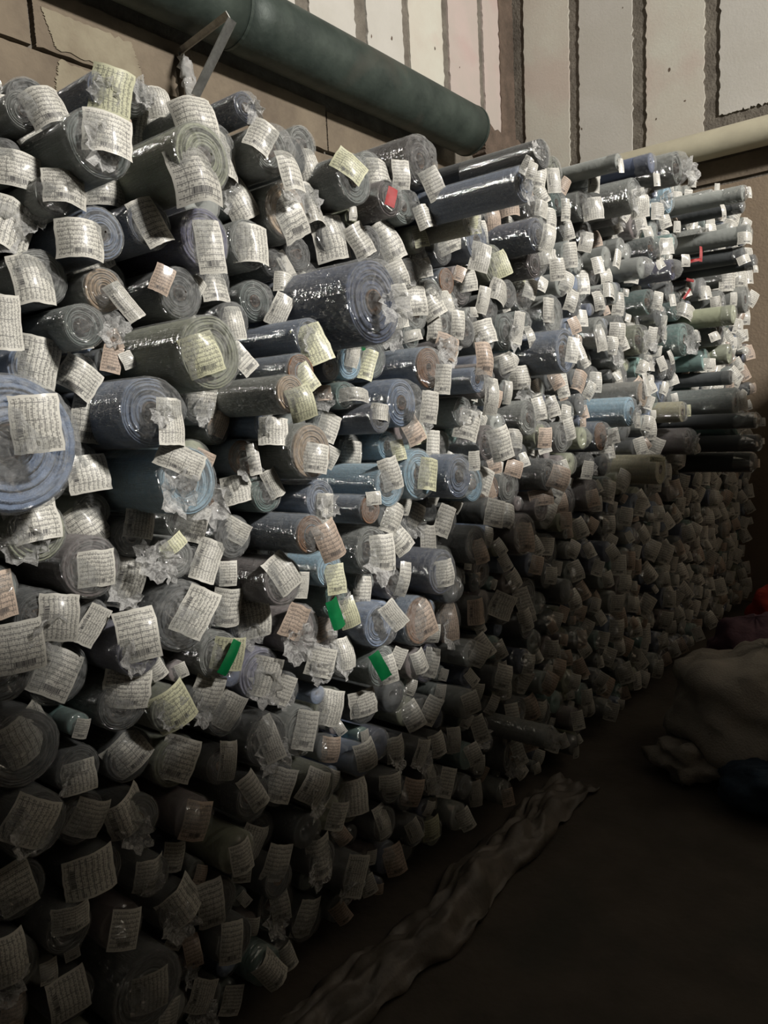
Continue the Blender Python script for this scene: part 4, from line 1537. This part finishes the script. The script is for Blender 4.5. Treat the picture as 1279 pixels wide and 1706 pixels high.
4.710 0.312 0.025
3.774 2.364 0.026
0.222 1.656 0.025
0.450 0.588 0.024
0.618 0.420 0.023
5.034 2.388 0.023
3.606 1.320 0.026
0.546 0.096 0.023
1.914 1.248 0.025
3.174 1.788 0.026
0.654 0.852 0.023
2.322 0.096 0.023
3.318 0.852 0.023
3.534 0.504 0.023
0.426 1.068 0.023
4.614 1.440 0.023
2.550 0.516 0.023
2.898 1.104 0.023
3.330 1.872 0.023
1.650 1.416 0.025
0.366 1.116 0.025
0.318 0.972 0.023
4.014 2.088 0.023
2.826 0.936 0.025
2.442 0.960 0.025
4.926 1.464 0.025
4.998 0.180 0.024
0.222 0.096 0.023
3.942 1.584 0.024
2.454 0.420 0.024
4.914 2.004 0.023
1.434 0.540 0.023
2.346 2.112 0.024
2.106 1.296 0.025
0.978 1.644 0.024
5.034 1.920 0.023
4.662 1.788 0.024
5.058 1.512 0.023
4.614 1.512 0.023
5.214 1.236 0.025
0.366 0.612 0.023
1.962 1.092 0.024
0.870 0.888 0.023
4.950 1.404 0.023
4.782 1.920 0.024
2.598 1.644 0.023
3.810 0.312 0.023
2.562 1.212 0.023
2.214 0.444 0.025
4.026 1.020 0.023
1.482 1.872 0.023
1.038 1.752 0.025
3.666 1.980 0.024
2.178 1.260 0.023
1.458 0.096 0.024
2.814 1.788 0.023
3.126 1.512 0.023
3.918 0.876 0.023
3.594 1.872 0.023
1.974 1.476 0.023
4.182 1.104 0.023
0.882 0.444 0.024
2.118 2.040 0.023
0.426 1.824 0.024
0.186 0.432 0.024
3.882 0.312 0.024
2.478 0.852 0.023
3.630 1.272 0.023
3.606 2.052 0.024
3.774 0.600 0.023
4.122 2.244 0.023
4.362 0.456 0.023
3.066 0.252 0.023
1.374 0.576 0.023
5.022 1.680 0.023
3.702 0.996 0.023
2.826 0.876 0.023
5.274 2.484 0.023
4.746 1.692 0.024
3.234 1.728 0.023
2.022 0.900 0.023
3.870 2.208 0.023
2.550 0.468 0.023
2.778 2.004 0.023
4.530 0.924 0.023
3.522 1.332 0.023
4.386 0.912 0.023
3.834 2.316 0.023
3.234 1.008 0.023
3.174 1.500 0.023
3.666 0.612 0.023
3.606 0.852 0.023
0.738 1.536 0.023
4.638 0.600 0.023
"""

rolls = [l.split() for l in ROLLS.strip().split('\n')]
HAND = {184: 'huge slate blue roll in clear film at the left edge, the thickest of all', 161: 'very thick navy roll jutting out at mid height with a crumpled film end', 172: 'thick olive roll jutting out, yellowish slip on its glossy film end', 13: 'thick olive green roll near the top left with a long slip over its end', 192: 'light blue roll with brown core hole and a slip folded over its upper rim', 6: 'thick greenish grey roll at the upper left with a wide slip and brownish end', 205: 'thick olive grey roll with round tan end disc beneath the twin jutting rolls', 33: 'long slate roll lying out over the top row under the steel duct end', 34: 'topmost long dark roll whose clear film tip reaches the white wall boards', 31: 'blackish brown glossy roll in the top row left of the long slate roll', 108: 'light blue roll jutting out in the far right part of the stack', 114: 'short cream yellow roll jutting out at the shade line far right', 110: 'pale yellow roll in crinkled film at the far right above the shade line', 107: 'thick greenish grey roll jutting past the far right edge before the tan wall', 68: 'pale grey long roll in clear film at the top far right under the cream pipe', 30: 'mauve brown roll with red tape near the top centre', 254: 'pale grey roll with a slanted green tape strip across its yellowish slip', 242: 'greenish grey roll with green tape strip at the lower centre', 221: 'teal roll with an upright green tape strip beside its yellowish slip', 165: 'greenish grey roll with small green tape corner right of the light blue roll', 75: 'purplish navy roll wrapped in film with two red tape strips at far right', 162: 'slate blue roll jutting out under a large yellowish slip below the navy roll', 125: 'slate blue roll with blue layered end jutting at the stack centre', 123: 'jutting roll with light brown end disc above the central blue roll', 131: 'thick slate blue roll jutting out with a crinkled film end right of centre', 185: 'thick slate blue roll with ringed end right of the huge left-edge roll', 198: 'purplish navy roll with an upright slip at the shade line lower left', 293: 'very thick dark roll with ringed end at the bottom of the photograph', 285: 'pale grey roll sticking out low at the right near the floor', 201: 'thick dark grey roll with glossy film and long tilted slip in the lower left', 214: 'blue grey roll with round brown end and buff slip at mid height', 233: 'large roll with pinkish brown end disc just above the shade line', 230: 'navy roll in shiny film with a squarish upright slip', 237: 'thick mauve brown roll with a long buff slip in the dim right centre', 247: 'very thick dark roll with a wide slip in the shaded lower left edge', 298: 'dark roll with left-tilted slip lowest beside the crumpled plastic sheet', 277: 'dark grey roll near the floor left of the low jutting roll', 190: 'thick olive roll with a wide upright slip beneath the huge left-edge roll', 10: 'thick pale grey roll cut by the upper left picture edge, wide tilted slip', 49: 'olive roll with a yellowish slip in the upper right centre', 223: 'pale grey roll with a bright upright slip at mid height', 148: 'thick light blue roll with yellowish tilted slip below the central blue roll', 96: 'teal roll in speckled crinkled film in the far right part', 153: 'dark grey roll with a buff slip at the shade line right of centre', 260: 'thick dark roll with a narrow slip in the shade below centre left', 16: 'thick purplish navy roll with a narrow tall slip beneath the top olive roll', 255: 'lilac grey roll with a right-tilted slip right of the slanted green tape', 167: 'lower of the twin jutting rolls, olive grey body with bulging cream end', 166: 'upper of the twin jutting rolls, blue grey body with flat brown end'}
LAND = {184: 'the huge left-edge roll', 161: 'the jutting navy roll', 172: 'the jutting olive roll', 13: 'the top olive roll', 192: 'the brown-core blue roll', 6: 'the upper-left greenish roll', 205: 'the tan-disc roll', 33: 'the long slate roll', 34: 'the topmost dark roll', 31: 'the glossy blackish roll', 108: 'the far light-blue roll', 114: 'the far cream roll', 110: 'the pale yellow roll', 107: 'the right-edge greenish roll', 68: 'the top-right grey roll', 30: 'the red-taped roll', 254: 'the slanted-green-tape roll', 242: 'the lower green-taped roll', 221: 'the upright-green-tape roll', 165: 'the small-green-tape roll', 75: 'the far red-taped roll', 162: 'the yellow-slip blue roll', 125: 'the central blue roll', 123: 'the upper brown-disc roll', 131: 'the right slate roll', 185: 'the ringed blue roll', 198: 'the shade-line purple roll', 293: 'the bottom ringed roll', 285: 'the low jutting roll', 201: 'the glossy tilted-slip roll', 214: 'the brown-ended roll', 233: 'the pinkish-disc roll', 230: 'the shiny navy roll', 237: 'the dim mauve roll', 247: 'the shaded wide-slip roll', 298: 'the sheet-side roll', 277: 'the low dark roll', 190: 'the wide-slip olive roll', 10: 'the upper edge roll', 49: 'the yellowish-slip olive roll', 223: 'the bright-slip roll', 148: 'the yellow-slip light-blue roll', 96: 'the far teal roll', 153: 'the buff-slip roll', 260: 'the shaded narrow-slip roll', 16: 'the narrow-slip purple roll', 255: 'the lilac roll', 167: 'the lower twin roll', 166: 'the upper twin roll'}
NR = len(rolls)
pos = [(float(r[0]), float(r[1]), float(r[2])) for r in rolls]
ORD = ['', 'second ', 'third ', 'fourth ', 'fifth ', 'sixth ', 'seventh ', 'eighth ', 'ninth ', 'tenth ', 'eleventh ', 'twelfth ', 'thirteenth ', 'fourteenth ', 'fifteenth ', 'sixteenth ']
DIRS = ['right of', 'above right of', 'above', 'above left of', 'left of', 'below left of', 'below', 'below right of']
def describe():
    cells = {}
    for i in range(NR):
        if i in HAND: continue
        # in the picture the stack recedes to the right, so compare bearings with the depth taken out
        lx = lambda y: 2.2*math.log(y+.6)
        best = min(LAND, key=lambda k: math.hypot(lx(pos[i][0])-lx(pos[k][0]), (pos[i][1]-pos[k][1])/(pos[k][0]+.5)*1.4))
        dx, dz = lx(pos[i][0])-lx(pos[best][0]), (pos[i][1]-pos[best][1])/(pos[best][0]+.5)*1.4
        sct = int(round(math.atan2(dz, dx)/(pi/4))) % 8
        cells.setdefault((best, sct), []).append((math.hypot(dx, dz), i))
    out = dict(HAND)
    for (b, s), l in cells.items():
        for k, (_, i) in enumerate(sorted(l)):
            r = rolls[i]; rr, rot = float(r[2]), int(r[10])
            size = 'thick ' if rr > .055 else 'thin ' if rr < .036 else ''
            slipd = 'upright slip' if abs(rot) < 12 else 'slip leaning left' if rot > 0 else 'slip leaning right'
            if r[12] == 'y': slipd = 'yellowish '+slipd
            if r[12] == 'm': slipd = 'buff '+slipd
            out[i] = '%s%s roll, %s, %s%s %s' % (size, COLNAME[r[4]], slipd, ORD[min(k, 15)], DIRS[s], LAND[b])
    return out
labels = describe()
roots = []
for i, r in enumerate(rolls):
    y, z, R, p, col, tx, ty, tz, tw, th = float(r[0]), float(r[1]), float(r[2]), float(r[3]), r[4], *map(float, r[5:10])
    rnd = random.Random(i*7+1)
    root = link('fabric_roll', None, None, (-1.25+p, y, z), (0, radians(rnd.uniform(-.12, .12)), radians(rnd.uniform(-.12, .12)))); root.empty_display_size = .05
    tag(root, labels[i], 'fabric roll', 'wrapped fabric rolls stacked along the side wall')
    roots.append(root); rf = R*.945
    spin = rnd.uniform(0, 6.28)
    link('fabric', CLOTH[rnd.randrange(4)], root, (0, 0, 0), (spin, 0, 0), (1, rf, rf), MF[col])
    if col in ('W', 'W0', 'T0'): tag(link('kraft_end', KRAFT, root, (0, 0, 0), (spin, 0, 0), (1, rf, rf), M_TAN if col in ('T0', 'W0') else M_CORE), 'brown end disc')
    else: link('cardboard_core', CORE, root, (0, 0, 0), (spin, 0, 0), (1, rf, rf), M_CORE if rnd.random() < .4 else M_CORE_D)
    link('plastic_wrap', WRAP[rnd.randrange(9)], root, (0, 0, 0), (rnd.uniform(0, 6.28), 0, 0), (max(.35*R, min(tx*1.1, .95*R)), R*.97, R*.97))
    e = 1.08 if R > .05 else 1.14
    v, f, uv = slip(tx, ty, tz, tw*e, th*e, int(r[10]), int(r[11]), R, i)
    rotate = rnd.random() < .35
    link('paper_slip', mesh('paper_slip', v, f, [M_TAG[r[12]]], True, [(b, a) for a, b in uv] if rotate else uv), root)
    if rnd.random() < .32: link('bag_tail', TAIL[rnd.randrange(6)], root, (tx*.9, ty*.4-R*.2, -R*.3), (rnd.uniform(0, 6), rnd.uniform(-.5, .5), rnd.uniform(-.6, .3)), (R*.7,)*3)
for (i, x, yy, zz, wd, ht, rot, phi, c) in TAPES:
    v, f, uv = slip(x, yy, zz, wd, ht, rot, phi, pos[i][2], 900+i, 4, 10, .6, .004)
    tag(link('adhesive_tape', mesh('adhesive_tape', v, f, [M_TAPE[c]], True, uv), roots[i]), {'g': 'green tape strip', 'r': 'red tape strip'}[c])
for q, (i, x, yy, zz, s) in enumerate(TAILS):
    link('bag_tail', TAIL[q % 6], roots[i], (x, yy, zz), (q*1.3, 0, -.5), (s*.75, s, s))

# the rolls past the first three hundred, one joined mass
G = dict(v=[], f=[], m=[], uv=[])
mats = [MF[k] for k in ('D', 'G', 'E', 'N', 'B', 'M', 'O', 'K', 'T0')]+[M_FILM, M_TAG['-'], M_TAG['m'], M_CORE_D]
def push(v, f, mi, uv=None):
    b = len(G['v']); G['v'] += v; G['f'] += [tuple(b+q for q in t) for t in f]; G['m'] += [mi]*len(f); G['uv'] += uv or [(0, 0)]*len(v)
lowc = lathe([(-ROLL_LEN, 1), (-.2, 1), (-.004, .985), (0, .96), (-.003, .8), (.002, .62), (-.003, .45), (-.004, .3), (-.05, .28)], 18)
loww = lathe([(-3, 1.0), (-.6, 1.0), (.1, .98), (.45, .86), (.75, .6), (.95, .3), (1, .03)], 16)
def low_roll(X, y, z, R, fm, bul, seed, slipargs, yscale=1):
    rf = R*.93; push([(X+a, y+b*rf, z+c*rf) for a, b, c in lowc[0]], lowc[1], fm)
    push([(X+a*bul*(1+.3*nz((b*2, c*2, seed))), y+b*R*.98*(1-.3*max(0, a)*abs(nz((b*3, c*3, seed*1.7)))), z+c*R*.98*(1-.3*max(0, a)*abs(nz((b*3, c*4, seed))))) for a, b, c in loww[0]], loww[1], 9)
    if slipargs:
        tx, ty, tz, tw, th, rot, phi, tm = slipargs
        v, f, uv = slip(tx, ty, tz, tw, th, rot, phi, R, seed, 4, 4)
        push([(X+a, y+b, z+c) for a, b, c in v], f, tm, uv)
CI = {'D': 0, 'G': 1, 'E': 2, 'N': 3, 'B': 4, 'M': 5, 'O': 6, 'K': 7}
for i, l in enumerate(REST.strip().split('\n')):
    r = l.split(); a = list(map(float, r[:4]))+list(map(float, r[5:12]))
    low_roll(-1.25+a[3], a[0], a[1], a[2], CI.get(r[4], 1), a[4]*1.05, i, (a[4], a[5], a[6], a[7], a[8], a[9], a[10], 11 if r[12] == 'm' else 10))
rnd = random.Random(21)
for i, l in enumerate(FILL.strip().split('\n')):
    y, z, R = map(float, l.split())
    # rolls squeezed between larger ones sit a little further back
    dm = min(math.hypot(y-q[0], z-q[1])-q[2]-R for q in pos)
    dense = dm < .035
    X = -1.25-(rnd.uniform(.0, .06) if dense and R < .045 else rnd.uniform(-.04, .03))
    sa = None
    if rnd.random() < (.97 if y < .95 else .62 if dense else .94):
        phi = -.62*math.degrees(math.atan2(y, 1.25))+rnd.uniform(-8, 8); sc = rnd.uniform(.75, 1.1)
        sa = (R*.55, rnd.uniform(-.35, .2)*R, rnd.uniform(-.25, .3)*R, R*1.25*sc, R*1.7*sc, rnd.uniform(-35, 35), phi, 11 if rnd.random() < .2 else 10)
    low_roll(X, y, z, R, rnd.choice([0, 0, 0, 1, 1, 2, 3, 4, 5, 6, 7]), R*rnd.uniform(.4, .75), i+50, sa)
ro = link('fabric_rolls', mesh('fabric_rolls', G['v'], G['f'], mats, True, G['uv'], G['m']))
tag(ro, 'many smaller wrapped fabric rolls packed between and beyond the larger ones', 'fabric rolls', None, 'stuff')

# ---------------------------------------------------------------- floor items
def film_strip(s, t):
    y = .95+1.5*s; z = .012+.085*max(0, sin(pi*t))*(.6+.7*nz((s*3, t*2, 1)))*sin(pi*min(1, s*1.05+.02))**.3
    z += .035*nz((s*11, t*5, 3))+.018*nz((s*26, t*14, 7)); x = -1.21+.17*t+.05*nz((s*4, 8, 2))+.02*nz((s*16, t*4, 5))
    return Vector((x, y, max(.004, z)))
v, f = sheet(film_strip, 90, 22)
o = link('plastic_sheet', mesh('plastic_sheet', v, f, [surf('dusty_film', lin(120, 112, 103), lin(96, 90, 82), 12, .5, .3, 40)])); tag(o, 'crumpled dusty plastic sheet lying along the foot of the stack', 'plastic sheet')
sm = o.modifiers.new('thick', 'SOLIDIFY'); sm.thickness = .0015

def blob(c, rad, seed, amp, nu=44, nv=26, flat=0.0, folds=0.0):
    v, f = [], []
    for j in range(nv+1):
        th_ = pi*j/nv
        for i in range(nu):
            a = 2*pi*i/nu; d = Vector((sin(th_)*cos(a), sin(th_)*sin(a), cos(th_)))
            q = 1+amp*nz(d*1.6+Vector((seed, 0, 0)))+amp*.45*nz(d*4+Vector((0, seed, 0)))+folds*nz((a*4, seed, d.z*2))
            z = max(d.z*q*rad[2]+c[2], .0+.004)
            v.append((d.x*q*rad[0]+c[0], d.y*q*rad[1]+c[1], z))
    for j in range(nv):
        for i in range(nu): f.append((j*nu+i, j*nu+(i+1) % nu, (j+1)*nu+(i+1) % nu, (j+1)*nu+i))
    return v, f
t = link('woven_sack', None, None, (-.62, 3.0, 0)); tag(t, 'bulging whitish woven sack on the dark floor at the right', 'sack')
v, f = blob((0, 0, .22), (.37, .34, .225), 3.1, .28, folds=.05); link('sack_body', mesh('sack_body', v, f, [M_SACK]), t)
v, f = blob((-.20, -.27, .075), (.13, .12, .075), 2.4, .5, 30, 16, folds=.25); link('tied_neck', mesh('tied_neck', v, f, [M_SACK]), t)
v, f = blob((-.84, 3.85, .15), (.22, .24, .17), 8.2, .3, folds=.06); tag(link('cloth_sack', mesh('cloth_sack', v, f, [M_PURCL])), 'slumped dull purple cloth bundle behind the woven sack', 'cloth bundle')
v, f = blob((-.80, 4.16, .30), (.13, .13, .14), 5.5, .3, folds=.08); tag(link('red_bundle', mesh('red_bundle', v, f, [M_REDCL])), 'red and orange cloth heap behind the purple bundle at the right edge', 'cloth bundle')
v, f = blob((-.50, 2.62, .08), (.17, .12, .09), 6.6, .3, folds=.08); tag(link('blue_cloth', mesh('blue_cloth', v, f, [M_NAVYCL])), 'dark blue cloth heap on the floor in front of the woven sack', 'cloth bundle')

# block shapes added out of view across the aisle to shade the lower stack
def blocker(x0, x1, y0, y1, z0, z1, seed):
    bm = bmesh.new(); v, f = box(x0, x1, y0, y1, z0, z1); vs = [bm.verts.new(q) for q in v]
    for q in f: bm.faces.new([vs[k] for k in q])
    bmesh.ops.recalc_face_normals(bm, faces=bm.faces)
    bmesh.ops.subdivide_edges(bm, edges=bm.edges, cuts=5, use_grid_fill=True)
    for q in bm.verts: q.co += Vector((nz(q.co*5), nz(q.co*5+Vector((3, 0, 0))), nz(q.co*5+Vector((0, 7, 0)))))*.012
    me = bpy.data.meshes.new('shade_blocker'); bm.to_mesh(me); bm.free(); me.materials.append(M_SACK); return me
tops = [(-.7, .05, 2.52), (.052, .60, 2.52), (.602, 1.15, 2.50), (1.152, 1.45, 2.37), (1.452, 1.85, 2.22), (1.852, 2.50, 2.54), (2.502, 3.2, 2.60), (3.202, 3.9, 2.67), (3.902, 4.7, 2.73)]
PLACE = ['nearest', 'second', 'third', 'fourth', 'fifth', 'sixth', 'seventh', 'eighth', 'ninth']
for k, (y0, y1, zt) in enumerate(tops):
    n = 5; h = zt/n
    for j in range(n):
        o = link('shade_blocker', blocker(1.0, 1.7, y0, y1, j*h+.0008, (j+1)*h-.0008, k*9+j))
        tag(o, 'unseen added shade bale across the aisle, %s column, %s layer' % (PLACE[k], ['bottom', 'second', 'middle', 'fourth', 'top'][j]), 'blocker', 'shade blockers added across the aisle')
